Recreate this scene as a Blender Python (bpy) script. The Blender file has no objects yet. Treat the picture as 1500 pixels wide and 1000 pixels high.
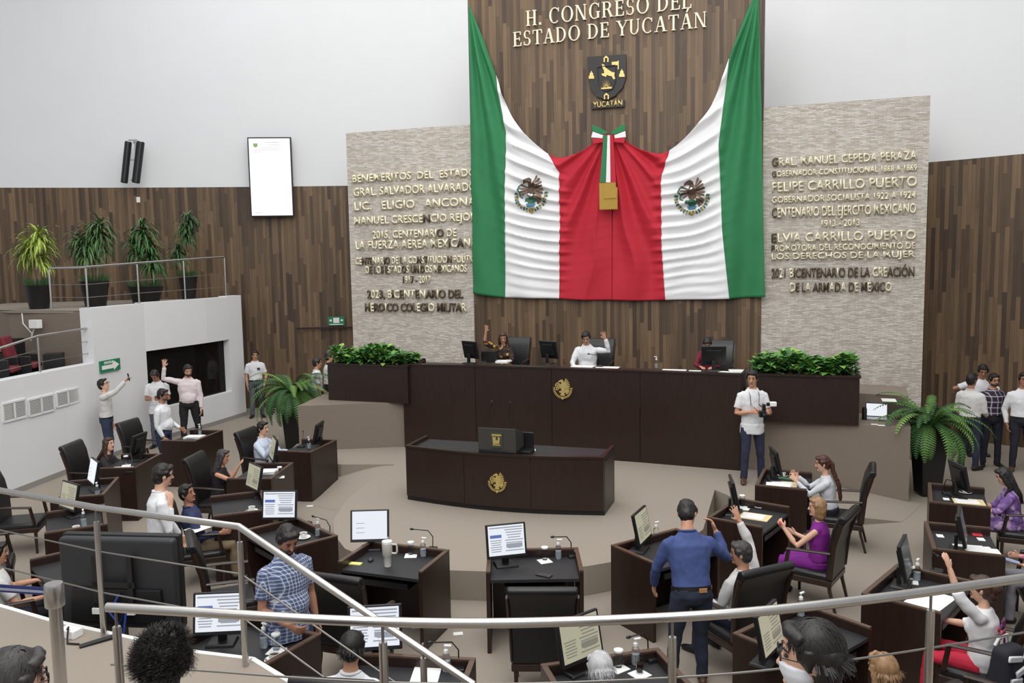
import bpy, bmesh, math, random
from mathutils import Vector, Matrix, noise
SC = bpy.context.scene
COL = SC.collection
R = math.radians
random.seed(7)

# ------------------------------------------------------------------ camera
CAM_H, FOC, PITCH, ROLL = 3.85, 1200.0, math.atan(115/1200), 0.017
_R0 = Vector((1,0,0)); _U0 = Vector((0, math.sin(PITCH), math.cos(PITCH))); _F = Vector((0, math.cos(PITCH), -math.sin(PITCH)))
_CR = math.cos(ROLL)*_R0 - math.sin(ROLL)*_U0
_CU = math.sin(ROLL)*_R0 + math.cos(ROLL)*_U0
CAMP = Vector((0,0,CAM_H))
cd = bpy.data.cameras.new('camera'); cam = bpy.data.objects.new('camera', cd); COL.objects.link(cam)
cd.sensor_width = 36; cd.lens = 36*FOC/1500; cd.clip_start = .05; cd.clip_end = 200
cam.matrix_world = Matrix(((_CR.x,_CU.x,-_F.x,0),(_CR.y,_CU.y,-_F.y,0),(_CR.z,_CU.z,-_F.z,CAM_H),(0,0,0,1)))
SC.camera = cam

# ------------------------------------------------------------------ light and exposure
SC.view_settings.view_transform = 'Standard'; SC.view_settings.look = 'None'
SC.view_settings.gamma = 1; SC.view_settings.exposure = 0.0
SC.view_settings.use_curve_mapping = False
W = bpy.data.worlds.new('hall_daylight'); SC.world = W; W.use_nodes = True
W.node_tree.nodes['Background'].inputs[0].default_value = (.93, .965, 1, 1)
W.node_tree.nodes['Background'].inputs[1].default_value = .50
def area(name, loc, size, power, target, col=(1,1,1), sy=None):
    l = bpy.data.lights.new(name, 'AREA'); l.shape = 'RECTANGLE'; l.size = size; l.size_y = sy or size; l.energy = power; l.color = col
    o = bpy.data.objects.new(name, l); COL.objects.link(o); o.location = loc
    o.rotation_euler = (Vector(target)-Vector(loc)).to_track_quat('-Z','Y').to_euler()
    o.visible_camera = True
    return o
area('added_overhead_light', (-1, 13, 13.5), 17, 1400, (-1,13,0), (1,.985,.96))  # unseen area light, added overhead for soft light from above
area('added_overhead_light', (-1, 2, 11.5), 10, 1250, (-1,15,4), (1,.985,.96))  # fill light added high over the gallery to brighten the front wall

# ------------------------------------------------------------------ picture point -> place on a plane
def ray(px, py): return _F*FOC + _CR*(px-750) + _CU*(500-py)
def at(px, py, z=0.0):
    v = ray(px,py); return CAMP + v*((z-CAM_H)/v.z)
def atp(px, py, p, n):
    v = ray(px,py); n = Vector(n); return CAMP + v*(n.dot(Vector(p)-CAMP)/n.dot(v))
def seg(px, py, A, B):
    d = Vector((B[0]-A[0], B[1]-A[1], 0)); return atp(px, py, (A[0],A[1],0), (d.y,-d.x,0))
def atY(px, py, Y):
    v = ray(px,py); return CAMP + v*(Y/v.y)

# ------------------------------------------------------------------ materials
def lin(c):
    return tuple(((x/255)/12.92 if x/255 <= .04045 else (((x/255)+.055)/1.055)**2.4) for x in c[:3])+(1,)
MATS = {}
def newmat(name):
    m = bpy.data.materials.new(name); m.use_nodes = True
    nt = m.node_tree; return m, nt, nt.nodes['Principled BSDF']
def node(nt, t, **kw):
    n = nt.nodes.new(t)
    for k, v in kw.items():
        if k in n.inputs.keys() if hasattr(n.inputs,'keys') else False: n.inputs[k].default_value = v
        else: setattr(n, k, v)
    return n
def mat(name, col, rough=.6, metal=0, var=0, scale=20, bump=0, emit=0, trans=0, coat=0, stretch=None):
    if name in MATS: return MATS[name]
    m, nt, b = newmat(name); c = lin(col)
    b.inputs['Base Color'].default_value = c; b.inputs['Roughness'].default_value = rough; b.inputs['Metallic'].default_value = metal
    if emit:
        b.inputs['Emission Color'].default_value = c; b.inputs['Emission Strength'].default_value = emit
        b.inputs['Base Color'].default_value = (.02,.02,.02,1)
    if trans: b.inputs['Transmission Weight'].default_value = trans; b.inputs['IOR'].default_value = 1.2
    if coat: b.inputs['Coat Weight'].default_value = coat
    if var or bump:
        tc = nt.nodes.new('ShaderNodeTexCoord'); src = tc.outputs['Object']
        if stretch:
            mp = nt.nodes.new('ShaderNodeMapping'); mp.inputs['Scale'].default_value = stretch; nt.links.new(src, mp.inputs[0]); src = mp.outputs[0]
        nz = nt.nodes.new('ShaderNodeTexNoise'); nz.inputs['Scale'].default_value = scale; nz.inputs['Detail'].default_value = 5
        nt.links.new(src, nz.inputs['Vector'])
        if var:
            mr = nt.nodes.new('ShaderNodeMapRange'); mr.inputs[1].default_value = .25; mr.inputs[2].default_value = .75
            mr.inputs[3].default_value = 1-var; mr.inputs[4].default_value = 1+var
            nt.links.new(nz.outputs['Fac'], mr.inputs[0])
            mx = nt.nodes.new('ShaderNodeVectorMath'); mx.operation = 'SCALE'; mx.inputs[0].default_value = c[:3]
            nt.links.new(mr.outputs[0], mx.inputs['Scale']); nt.links.new(mx.outputs[0], b.inputs['Base Color'])
        if bump:
            bp = nt.nodes.new('ShaderNodeBump'); bp.inputs['Strength'].default_value = bump; bp.inputs['Distance'].default_value = .01
            nt.links.new(nz.outputs['Fac'], bp.inputs['Height']); nt.links.new(bp.outputs[0], b.inputs['Normal'])
    MATS[name] = m; return m

def brickmat(name, c1, c2, mortar, bw, rh, swap, msize=.0008, grain=.25, gscale=(2,60,1), bump=0, rough=.55, bias=0.0, tint=None):
    """bricks or planks on a UV given in metres"""
    m, nt, b = newmat(name); L = nt.links
    uv = nt.nodes.new('ShaderNodeUVMap'); vec = uv.outputs[0]
    if swap:
        sp = nt.nodes.new('ShaderNodeSeparateXYZ'); cb = nt.nodes.new('ShaderNodeCombineXYZ')
        L.new(vec, sp.inputs[0]); L.new(sp.outputs[1], cb.inputs[0]); L.new(sp.outputs[0], cb.inputs[1]); vec = cb.outputs[0]
    if swap:      # every strip starts its boards at a height of its own
        sp2 = nt.nodes.new('ShaderNodeSeparateXYZ'); L.new(vec, sp2.inputs[0])
        dv = nt.nodes.new('ShaderNodeMath'); dv.operation='DIVIDE'; dv.inputs[1].default_value = rh; L.new(sp2.outputs[1], dv.inputs[0])
        fl_ = nt.nodes.new('ShaderNodeMath'); fl_.operation='FLOOR'; L.new(dv.outputs[0], fl_.inputs[0])
        wn = nt.nodes.new('ShaderNodeTexWhiteNoise'); wn.noise_dimensions='1D'; L.new(fl_.outputs[0], wn.inputs['W'])
        ma = nt.nodes.new('ShaderNodeMath'); ma.operation='MULTIPLY_ADD'; ma.inputs[1].default_value = bw*3
        L.new(wn.outputs['Value'], ma.inputs[0]); L.new(sp2.outputs[0], ma.inputs[2])
        cb2 = nt.nodes.new('ShaderNodeCombineXYZ'); L.new(ma.outputs[0], cb2.inputs[0]); L.new(sp2.outputs[1], cb2.inputs[1]); vec = cb2.outputs[0]
    br = nt.nodes.new('ShaderNodeTexBrick'); br.inputs['Scale'].default_value = 1
    br.inputs['Brick Width'].default_value = bw; br.inputs['Row Height'].default_value = rh
    br.inputs['Mortar Size'].default_value = msize; br.inputs['Bias'].default_value = bias
    br.inputs['Color1'].default_value = lin(c1); br.inputs['Color2'].default_value = lin(c2); br.inputs['Mortar'].default_value = lin(mortar)
    br.offset = 0 if swap else .37; br.offset_frequency = 2; br.squash = 1.0
    L.new(vec, br.inputs['Vector'])
    mp = nt.nodes.new('ShaderNodeMapping'); mp.inputs['Scale'].default_value = gscale; L.new(vec, mp.inputs[0])
    nz = nt.nodes.new('ShaderNodeTexNoise'); nz.inputs['Scale'].default_value = 1; nz.inputs['Detail'].default_value = 6; nz.inputs['Roughness'].default_value = .6
    L.new(mp.outputs[0], nz.inputs['Vector'])
    mr = nt.nodes.new('ShaderNodeMapRange'); mr.inputs[1].default_value = .3; mr.inputs[2].default_value = .7; mr.inputs[3].default_value = 1-grain; mr.inputs[4].default_value = 1+grain
    L.new(nz.outputs['Fac'], mr.inputs[0])
    mx = nt.nodes.new('ShaderNodeVectorMath'); mx.operation = 'SCALE'; L.new(br.outputs['Color'], mx.inputs[0]); L.new(mr.outputs[0], mx.inputs['Scale'])
    L.new(mx.outputs[0], b.inputs['Base Color']); b.inputs['Roughness'].default_value = rough
    if bump:
        ad = nt.nodes.new('ShaderNodeMath'); ad.operation = 'ADD'
        s2 = nt.nodes.new('ShaderNodeRGBToBW'); L.new(br.outputs['Color'], s2.inputs[0]); L.new(s2.outputs[0], ad.inputs[0]); L.new(nz.outputs['Fac'], ad.inputs[1])
        bp = nt.nodes.new('ShaderNodeBump'); bp.inputs['Strength'].default_value = bump; bp.inputs['Distance'].default_value = .02
        L.new(ad.outputs[0], bp.inputs['Height']); L.new(bp.outputs[0], b.inputs['Normal'])
    MATS[name] = m; return m

WOODWALL = brickmat('wood_cladding', (64,49,37), (120,96,70), (40,31,24), 1.3, .08, True, .001, .30, (1.0,38,1))
STONE = brickmat('split_stone', (190,180,169), (224,217,208), (152,142,131), .14, .028, False, .0015, .20, (9,50,1), bump=.9, rough=.85)
WHITE = mat('white_plaster', (226,227,229), .8, var=.012, scale=1.2)
CARPET = mat('beige_carpet', (150,140,128), .95, var=.07, scale=130, bump=.25)
CARPETWALL = mat('taupe_carpet', (130,118,106), .95, var=.08, scale=110, bump=.25)
DESKWOOD = mat('dark_walnut', (43,28,23), .36, var=.22, scale=3, stretch=(14,14,1.2))
RIMWOOD = mat('walnut_edge', (88,68,56), .35, var=.18, scale=6, stretch=(6,6,1))
BLACKTOP = mat('black_laminate', (38,38,41), .5, var=.08, scale=60)
CHAIRWOOD = mat('chair_walnut', (48,33,27), .3, var=.2, scale=5, stretch=(8,8,1))
LEATHER = mat('black_leather', (27,26,27), .38, var=.1, scale=60, bump=.12)
BLACKP = mat('black_plastic', (24,24,26), .4)
DARKP = mat('charcoal_plastic', (46,47,50), .5)
STEEL = mat('brushed_steel', (196,193,190), .3, metal=1, var=.05, scale=8)
STEELD = mat('satin_steel', (150,147,143), .38, metal=1)
PAPER = mat('white_paper', (238,238,236), .8)
CREAM = mat('cream_folder', (226,206,158), .8)
GOLD = mat('gilt_brass', (214,190,122), .42, metal=.55)
BRASS = mat('polished_brass', (240,232,202), .38, metal=.25)
BRASS_REFL = mat('brass_dark_reflection', (92,78,58), .42, metal=.35)  # same brass darkened: dark reflections painted in, letter by letter
IVORY = mat('ivory_letters', (236,228,204), .5)
CERAMIC = mat('white_ceramic', (240,240,238), .25)
GLASS = mat('clear_glass', (245,248,250), .05, trans=1)
POTBLACK = mat('black_pot', (22,21,22), .42)
SOIL = mat('dark_soil', (40,32,26), .9)

# ------------------------------------------------------------------ mesh builder
class MB:
    def __init__(s): s.v=[]; s.f=[]; s.m=[]; s.uv={}
    def add(s, vs, fs, mi=0):
        o=len(s.v); s.v += [Vector(v) for v in vs]
        for f in fs: s.f.append(tuple(i+o for i in f)); s.m.append(mi)
        return s
    def xf(s, M, start=0):
        for i in range(start, len(s.v)): s.v[i] = M @ s.v[i]
        return s
    def box(s, c, size, rz=0, mi=0, M=None, top=(1,1)):
        x,y,z = [a/2 for a in size]; c = Vector(c)
        pts=[]
        for sz in (-1,1):
            kx,ky = top if sz>0 else (1,1)
            for sx,sy in ((-1,-1),(1,-1),(1,1),(-1,1)): pts.append(Vector((sx*x*kx, sy*y*ky, sz*z)))
        Rm = M or Matrix.Rotation(rz,3,'Z')
        return s.add([Rm@p + c for p in pts], [(3,2,1,0),(4,5,6,7),(0,1,5,4),(1,2,6,5),(2,3,7,6),(3,0,4,7)], mi)
    def tube(s, pts, r, n=10, mi=0, hint=None, cap=True, round_end=False):
        pts=[Vector(p) for p in pts]; k=len(pts)
        rr = r if isinstance(r,(list,tuple)) else [r]*k
        rr = [(a,a) if not isinstance(a,(list,tuple)) else a for a in rr]
        vs=[]; X=Vector(hint) if hint else None
        for i,p in enumerate(pts):
            T=(pts[min(i+1,k-1)]-pts[max(i-1,0)])
            T = T.normalized() if T.length>1e-9 else Vector((0,0,1))
            if X is None: X = T.orthogonal()
            X2 = X - T*X.dot(T)
            if X2.length<1e-5: X2=T.orthogonal()
            X2.normalize(); Y=T.cross(X2)
            if not hint: X=X2
            for j in range(n):
                a=2*math.pi*j/n; vs.append(p+X2*(rr[i][0]*math.cos(a))+Y*(rr[i][1]*math.sin(a)))
        fs=[]
        for i in range(k-1):
            for j in range(n):
                fs.append((i*n+j, i*n+(j+1)%n, (i+1)*n+(j+1)%n, (i+1)*n+j))
        if cap: fs.append(tuple(range(n-1,-1,-1))); fs.append(tuple((k-1)*n+j for j in range(n)))
        return s.add(vs, fs, mi)
    def lathe(s, prof, c=(0,0,0), n=20, mi=0, sx=1, sy=1):
        c=Vector(c); vs=[]
        for r,z in prof:
            for j in range(n):
                a=2*math.pi*j/n; vs.append(c+Vector((r*sx*math.cos(a), r*sy*math.sin(a), z)))
        fs=[]
        k=len(prof)
        for i in range(k-1):
            for j in range(n): fs.append((i*n+j, i*n+(j+1)%n, (i+1)*n+(j+1)%n, (i+1)*n+j))
        fs.append(tuple(range(n-1,-1,-1))); fs.append(tuple((k-1)*n+j for j in range(n)))
        return s.add(vs,fs,mi)
    def ball(s, c, r, nu=12, nv=8, mi=0, M=None):
        c=Vector(c); r = r if isinstance(r,(list,tuple)) else (r,r,r); vs=[]
        for i in range(nv+1):
            t=math.pi*i/nv
            for j in range(nu):
                a=2*math.pi*j/nu
                st=max(math.sin(t),.02)
                p=Vector((r[0]*st*math.cos(a), r[1]*st*math.sin(a), -r[2]*math.cos(t)))
                vs.append(c+(M@p if M else p))
        fs=[(i*nu+j, i*nu+(j+1)%nu, (i+1)*nu+(j+1)%nu, (i+1)*nu+j) for i in range(nv) for j in range(nu)]
        fs.append(tuple(range(nu-1,-1,-1))); fs.append(tuple(nv*nu+j for j in range(nu)))
        return s.add(vs,fs,mi)
    def prism(s, poly, d, M=None, mi=0, base=0.0):
        """poly in local x,z; extruded along local y from base to base+d"""
        n=len(poly); vs=[Vector((p[0],base,p[1])) for p in poly]+[Vector((p[0],base+d,p[1])) for p in poly]
        if M: vs=[M@v for v in vs]
        return s.add(vs,[tuple(range(n)),tuple(range(2*n-1,n-1,-1))]+[(i,i+n,(i+1)%n+n,(i+1)%n) for i in range(n)],mi)
    def slab(s, poly, z0, z1, mi=0):
        n=len(poly); zt = z1 if isinstance(z1,(list,tuple)) else [z1]*n
        vs=[Vector((p[0],p[1],z0)) for p in poly]+[Vector((p[0],p[1],zt[i])) for i,p in enumerate(poly)]
        return s.add(vs,[tuple(range(n-1,-1,-1)),tuple(range(n,2*n))]+[(i,(i+1)%n,(i+1)%n+n,i+n) for i in range(n)],mi)
    def build(s, name, mats, parent=None, smooth=40, bevel=0, seg=2, tri=False):
        me=bpy.data.meshes.new(name); me.from_pydata([tuple(v) for v in s.v],[],s.f)
        mats = mats if isinstance(mats,(list,tuple)) else [mats]
        for m in mats: me.materials.append(m)
        me.polygons.foreach_set('material_index', s.m)
        bm=bmesh.new(); bm.from_mesh(me); bmesh.ops.recalc_face_normals(bm, faces=bm.faces)
        if tri: bmesh.ops.triangulate(bm, faces=bm.faces)
        bm.to_mesh(me); bm.free()
        if smooth:
            me.polygons.foreach_set('use_smooth',[True]*len(me.polygons)); me.set_sharp_from_angle(angle=R(smooth))
        o=bpy.data.objects.new(name,me); COL.objects.link(o)
        if parent: o.parent=parent
        if bevel:
            b=o.modifiers.new('bevel','BEVEL'); b.width=bevel; b.segments=seg; b.limit_method='ANGLE'; b.angle_limit=R(40)
        return o

def tag(o, label, cat, group=None):
    o['label']=label; o['category']=cat
    if group: o['group']=group
    return o
def thing(name, label, cat, loc=(0,0,0), rz=0, group=None):
    o=bpy.data.objects.new(name,None); COL.objects.link(o); o.location=loc; o.rotation_euler=(0,0,rz); o.empty_display_size=.1
    return tag(o,label,cat,group)
def struct(o): o['kind']='structure'; return o
def kids(o): return [c for c in COL.objects if c.parent==o]
def copy_tree(o, loc=None, rz=None, label=None, group=None, childmap=None):
    c=o.copy(); COL.objects.link(c)
    if loc is not None: c.location=loc
    if rz is not None: c.rotation_euler=(0,0,rz)
    if label: c['label']=label
    if group: c['group']=group
    for k in CH[o.name]:
        kc=k.copy(); COL.objects.link(kc); kc.parent=c
        for g in CH.get(k.name,[]):
            gc=g.copy(); COL.objects.link(gc); gc.parent=kc
    return c
CH={}
def reg(o):
    """remember a prototype's parts for copying"""
    ks=list(o.children); CH[o.name]=ks
    for k in ks: CH[k.name]=list(k.children)
    return o
# ================================================================== THE HALL
WA = 18; UX = Vector((math.cos(R(WA)), -math.sin(R(WA)), 0)); NIN = Vector((math.sin(R(WA)), math.cos(R(WA)), 0))
P0 = Vector((2.1,17.6,0))
MW = Matrix.Translation(P0) @ Matrix.Rotation(-R(WA),4,'Z')         # front wall frame: x along wall, y into the wall
def wl(px, py, off=0.0):
    """picture point -> (u, z) on the front wall, off metres in front of it"""
    p = atp(px,py,P0-NIN*off,NIN); q=p-P0; return (q.dot(UX), p.z)

def uvwall(name, pts, z0, z1, m, thick=.2):
    """vertical wall along a floor polyline, UV in metres, thickness behind it"""
    me=bpy.data.meshes.new(name); vs=[]; fs=[]; uvs=[]
    d=0; n=len(pts); dist=[0]
    for i in range(1,n): d+=(Vector(pts[i])-Vector(pts[i-1])).length; dist.append(d)
    nor=[]
    for i in range(n):
        a=Vector(pts[max(i-1,0)]); b=Vector(pts[min(i+1,n-1)]); t=(b-a).normalized(); nor.append(Vector((-t.y,t.x)))
    for i in range(n):
        f=Vector(pts[i]); bk=f+nor[i]*thick
        vs += [(f.x,f.y,z0),(f.x,f.y,z1),(bk.x,bk.y,z0),(bk.x,bk.y,z1)]
    for i in range(n-1):
        a=4*i; b=a+4
        fs += [(a,b,b+1,a+1),(b+2,a+2,a+3,b+3),(a+1,b+1,b+3,a+3),(b,a,a+2,b+2)]
        u0,u1=dist[i],dist[i+1]
        uvs += [(u0,z0),(u1,z0),(u1,z1),(u0,z1)]*2 + [(u0,0),(u1,0),(u1,thick),(u0,thick)]*2
    e=4*(n-1)
    fs += [(0,1,3,2),(e+2,e+3,e+1,e)]; uvs += [(0,z0),(0,z1),(thick,z1),(thick,z0)]*1 + [(thick,z0),(thick,z1),(0,z1),(0,z0)]
    me.from_pydata(vs,[],fs); uvl=me.uv_layers.new(name='UVMap')
    uvl.data.foreach_set('uv',[c for u in uvs for c in u]); me.materials.append(m)
    o=bpy.data.objects.new(name,me); COL.objects.link(o); return struct(o)

ZB=6.0
backL=[(x_,22.45-.0105*(x_+3)**2) for x_ in [-16.5+14.3*i/26 for i in range(27)]]
uvwall('wall_back_left', backL, 0, ZB, WOODWALL)
uvwall('wall_upper_left', backL, ZB, 15, WHITE, .19)
backR=[(7.0,18.6),(8.4,17.75),(9.3,17.0),(10.2,16.1),(11.2,14.9),(12.6,13.0)]
uvwall('wall_back_right', backR, 0, 5.8, WOODWALL)
uvwall('wall_upper_right', backR, 5.8, 15, WHITE, .19)
uvwall('wall_upper_centre', [(-2.2,22.44),(2.3,22.65),(7.0,18.6)], 0, 15, WHITE, .19)
uvwall('wall_right', [(12.6,13.0),(13.6,6),(13.6,-3)], 0, 15, WHITE, .19)
# front wall: timber centre with a stone panel each side, all on one plane
def onwall(u, off=0): p=P0+UX*u-NIN*off; return (p.x,p.y)
uvwall('wall_centre_timber', [onwall(-3.09,.02),onwall(3.13,.02)], .9, 9.75, WOODWALL, .5)
uvwall('trim_1', [onwall(-6.2),onwall(-3.09)], .2, 6.93, STONE, .45)
uvwall('trim_2', [onwall(3.13),onwall(6.12)], .2, 6.84, STONE, .45)

# floor, stage and ramps
fl=MB(); fl.slab([(-17,-4),(14,-4),(14,14),(12,22.6),(-17,22.6)],-.2,0); struct(fl.build('floor',CARPET))
stage=[at(x,y,.35) for x,y in ((578,680),(540,705),(505,735),(488,762),(489,782),(505,803),(545,820),(600,830),(656,835),(760,838),(860,829),(940,815),(1000,797),(1030,775),(1047,717),(1106,742))]
edge=[(p.x,p.y) for p in stage]+[tuple(at(1133,695,.35)[:2]),(4.3,13.6),(3.9,16.3),(-1.2,18.0),(-4.3,16.0),(-4.3,14.55),tuple(at(500,680,.35)[:2])]
st=MB(); st.slab(edge,0.0,.35); struct(st.build('floor_stage',CARPET,smooth=0))
# ramps that bring the side aisles up to the stage
def cone_ramp(name, top, h, rad, a0, a1):
    m=MB(); nr_,na=10,24; vs=[(top.x,top.y,h)]; fs=[]
    for i in range(1,nr_+1):
        t=i/nr_; z=h*(1-t*t*(3-2*t))+.002
        for k in range(na+1):
            a=R(a0+(a1-a0)*k/na); vs.append((top.x+rad*t*math.cos(a), top.y+rad*t*math.sin(a), z))
    for k in range(na): fs.append((0,1+k,2+k))
    for i in range(nr_-1):
        o=1+i*(na+1)
        for k in range(na): fs.append((o+k,o+na+1+k,o+na+2+k,o+k+1))
    m.add(vs,fs); return struct(m.build(name,CARPET,smooth=80))
cone_ramp('floor_ramp_left', at(578,680,.34), .335, 1.7, 150, 285)
rq=[at(1106,742,.349),at(1322,764,.004),at(1352,737,.004),at(1133,695,.349)]
rm=MB(); rm.slab([(p.x,p.y) for p in rq],-.05,[p.z for p in rq]); struct(rm.build('floor_ramp_right',CARPET,smooth=0))

# dais: carpeted shoulders beside the long bench
zc=1.22
Lb=[at(439,660.5,.35),at(600,653.6,.35)]
sd=MB(); l0=Vector(Lb[0]); l1=Vector(Lb[1])
sd.slab([(l0.x,l0.y),(l1.x,l1.y),(l1.x+.9,l1.y+2.4),(l0.x+.5,l0.y+4.2)],.0,zc); struct(sd.build('trim_3',CARPETWALL,smooth=0))
zc=1.21; r0=at(1085,686,.35); r1=at(1331,726.5,.13)
r0.z=r1.z=zc
dr=(r1-r0).normalized(); nr=Vector((-dr.y,dr.x,0))
sd=MB(); sd.slab([(r0.x,r0.y),(r1.x,r1.y),(r1.x+nr.x*1.0,r1.y+nr.y*1.0),(r0.x+nr.x*1.2,r0.y+nr.y*1.2)],.0,zc)
struct(sd.build('trim_4',CARPETWALL,smooth=0))
sd=MB()
# carpeted step behind the laptop ledge
s0=r1+nr*1.0; s1=r0+nr*1.2
sd.slab([(s0.x,s0.y),(s0.x+nr.x*1.1,s0.y+nr.y*1.1),(s1.x+nr.x*1.2,s1.y+nr.y*1.2),(s1.x,s1.y)],.35,1.55); struct(sd.build('trim_5',CARPETWALL,smooth=0))
# dais floor behind the bench
f0=Vector((-2.05,15.75,0)); f1=Vector((3.7,13.55,0))
sd=MB(); sd.slab([(f0.x,f0.y+.5),(f1.x+.1,f1.y+.5),(f1.x+1.1,f1.y+2.7),(f0.x+.9,f0.y+3.0)],.35,1.2); struct(sd.build('floor_dais',CARPETWALL,smooth=0))

# ------------------------------------------------------------------ white balcony wall on the left with its window
wb=[(-9.0,9.0),(-8.85,12.0),(-8.66,14.08),(-8.5,15.4),(-8.05,17.98),(-7.38,19.77),(-6.99,21.2)]
def shear(p): return p
WIN0=seg(214,517,wb[4],wb[5]); 
wv=MB()
# low part
lowpts=[wb[0],wb[1],wb[2],(-8.5,15.4),(-8.35,16.26)]
def wallstrip(name, pts, z0, z1, t=.25):
    return uvwall(name, pts, z0, z1, WHITE, t)
wallstrip('wall_left_low', lowpts, 0, 2.0)
hi0=[(-8.35,16.26),(-8.06,17.95)]
wallstrip('wall_left_high', hi0, 0, 3.1)
# window bay between wb[4] and just short of wb[6]
wa=Vector((-8.06,17.95)); wm=Vector((-7.38,19.77)); we=Vector((-7.14,20.62)); wend=Vector((-6.99,21.2))
wallstrip('wall_left_below_window', [wa,wm,we], 0, .72)
wallstrip('wall_left_above_window', [wa,wm,we], 2.05, 3.12)
wallstrip('wall_left_end', [we,wend], 0, 3.14)
wg=MB()
# dark control room behind the glass
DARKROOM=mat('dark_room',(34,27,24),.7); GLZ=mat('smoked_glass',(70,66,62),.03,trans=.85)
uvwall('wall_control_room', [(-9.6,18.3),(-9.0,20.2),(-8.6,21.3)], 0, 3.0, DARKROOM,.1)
nL=Vector((-(wm-wa).normalized().y,(wm-wa).normalized().x))
gl=MB()
for A,B in ((wa,wm),(wm,we)):
    n=Vector((-(B-A).normalized().y,(B-A).normalized().x))*.17
    a,b=A+n,B+n
    gl.add([(a.x,a.y,.72),(b.x,b.y,.72),(b.x,b.y,2.05),(a.x,a.y,2.05),(a.x+n.x*.06,a.y+n.y*.06,.72),(b.x+n.x*.06,b.y+n.y*.06,.72),(b.x+n.x*.06,b.y+n.y*.06,2.05),(a.x+n.x*.06,a.y+n.y*.06,2.05)],
      [(0,1,2,3),(7,6,5,4),(0,4,5,1),(1,5,6,2),(2,6,7,3),(3,7,4,0)])
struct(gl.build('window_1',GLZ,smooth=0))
# skirting
bb=[Vector(p) for p in (wb[0],wb[1],wb[2],(-8.5,15.4),(-8.06,17.95),(-7.38,19.77),(-6.99,21.2))]
uvwall('baseboard_left',[ (p.x+.02,p.y-.005) for p in bb],0,.10,mat('grey_skirting',(150,146,142),.6),.02)
# terrace and visitors' tier behind the white wall
tr=MB(); tr.slab([(-8.45,16.3),(-8.2,18),(-7.5,19.8),(-7.2,21.15),(-7.3,22.0),(-9.9,21.9),(-12.9,21.1),(-12.9,19.0),(-10.4,16.9)],3.0,3.04)
struct(tr.build('floor_terrace',CARPET,smooth=0))
uvwall('wall_terrace_end',[(-12.9,18.6),(-10.4,16.95),(-8.42,16.28)],1.0,3.04,CARPETWALL,.12)
tr=MB(); tr.slab([(-9.3,9),(-9.05,12),(-8.9,14.1),(-8.65,16.2),(-10.4,16.9),(-14,19),(-14,9)],1.15,1.62); struct(tr.build('floor_visitors',CARPETWALL,smooth=0))

# ------------------------------------------------------------------ gallery the photograph is taken from
land=[at(x,y,.9) for x,y in ((0,886),(72,907),(288,954),(371,964),(430,1000))]
gp=[(-7.0,8.1)]+[(p.x,p.y) for p in land]+[(-1.0,4.55),(0,4.02),(1.2,4.05),(2.6,4.5),(4.6,5.6),(6,5),(6,3.4),(-7,3.4)]
gf=MB(); gf.slab(gp,.0,.9); struct(gf.build('floor_gallery',CARPET,smooth=0))
gf=MB(); gf.slab([(-7,-1.5),(6,-1.5),(6,3.4),(-7,3.4)],.0,1.35); struct(gf.build('floor_gallery_tier',CARPET,smooth=0))
gf=MB(); gf.slab([(-7,-3),(6,-3),(6,-1.0),(-7,-1.0)],1.3,2.2); struct(gf.build('floor_gallery_rear',CARPET,smooth=0))
NOS=mat('white_nosing',(232,232,230),.5)
ns=MB()
L2=[Vector((-7.0,8.1,.9))]+land
for p,q in zip(L2[:-1],L2[1:]):
    p=Vector(p);q=Vector(q); t=(q-p).normalized(); n=Vector((-t.y,t.x,0))
    ns.add([p+Vector((0,0,.006))-n*.03,q+Vector((0,0,.006))-n*.03,q+Vector((0,0,.006))+n*.012,p+Vector((0,0,.006))+n*.012,
            p+Vector((0,0,-.1))-n*.03,q+Vector((0,0,-.1))-n*.03,q+Vector((0,0,-.1))+n*.012,p+Vector((0,0,-.1))+n*.012],
           [(0,1,2,3),(7,6,5,4),(0,4,5,1),(1,5,6,2),(2,6,7,3),(3,7,4,0)])
struct(ns.build('trim_6',NOS,smooth=0))
# stair down from the landing (treads)
sx=MB()
pA=Vector((-1.6,5.5)); pB=Vector((-1.0,4.6)); dd=Vector((.88,-.12)).normalized()
for i in range(5):
    a=pA+dd*(.30*i); b=pB+dd*(.30*i); zt=.72-.17*i
    if zt>0: sx.slab([(a.x,a.y),(b.x,b.y),(b.x+dd.x*.30,b.y+dd.y*.30),(a.x+dd.x*.30,a.y+dd.y*.30)],0,zt)
struct(sx.build('floor_stair',CARPET,smooth=0))
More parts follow.
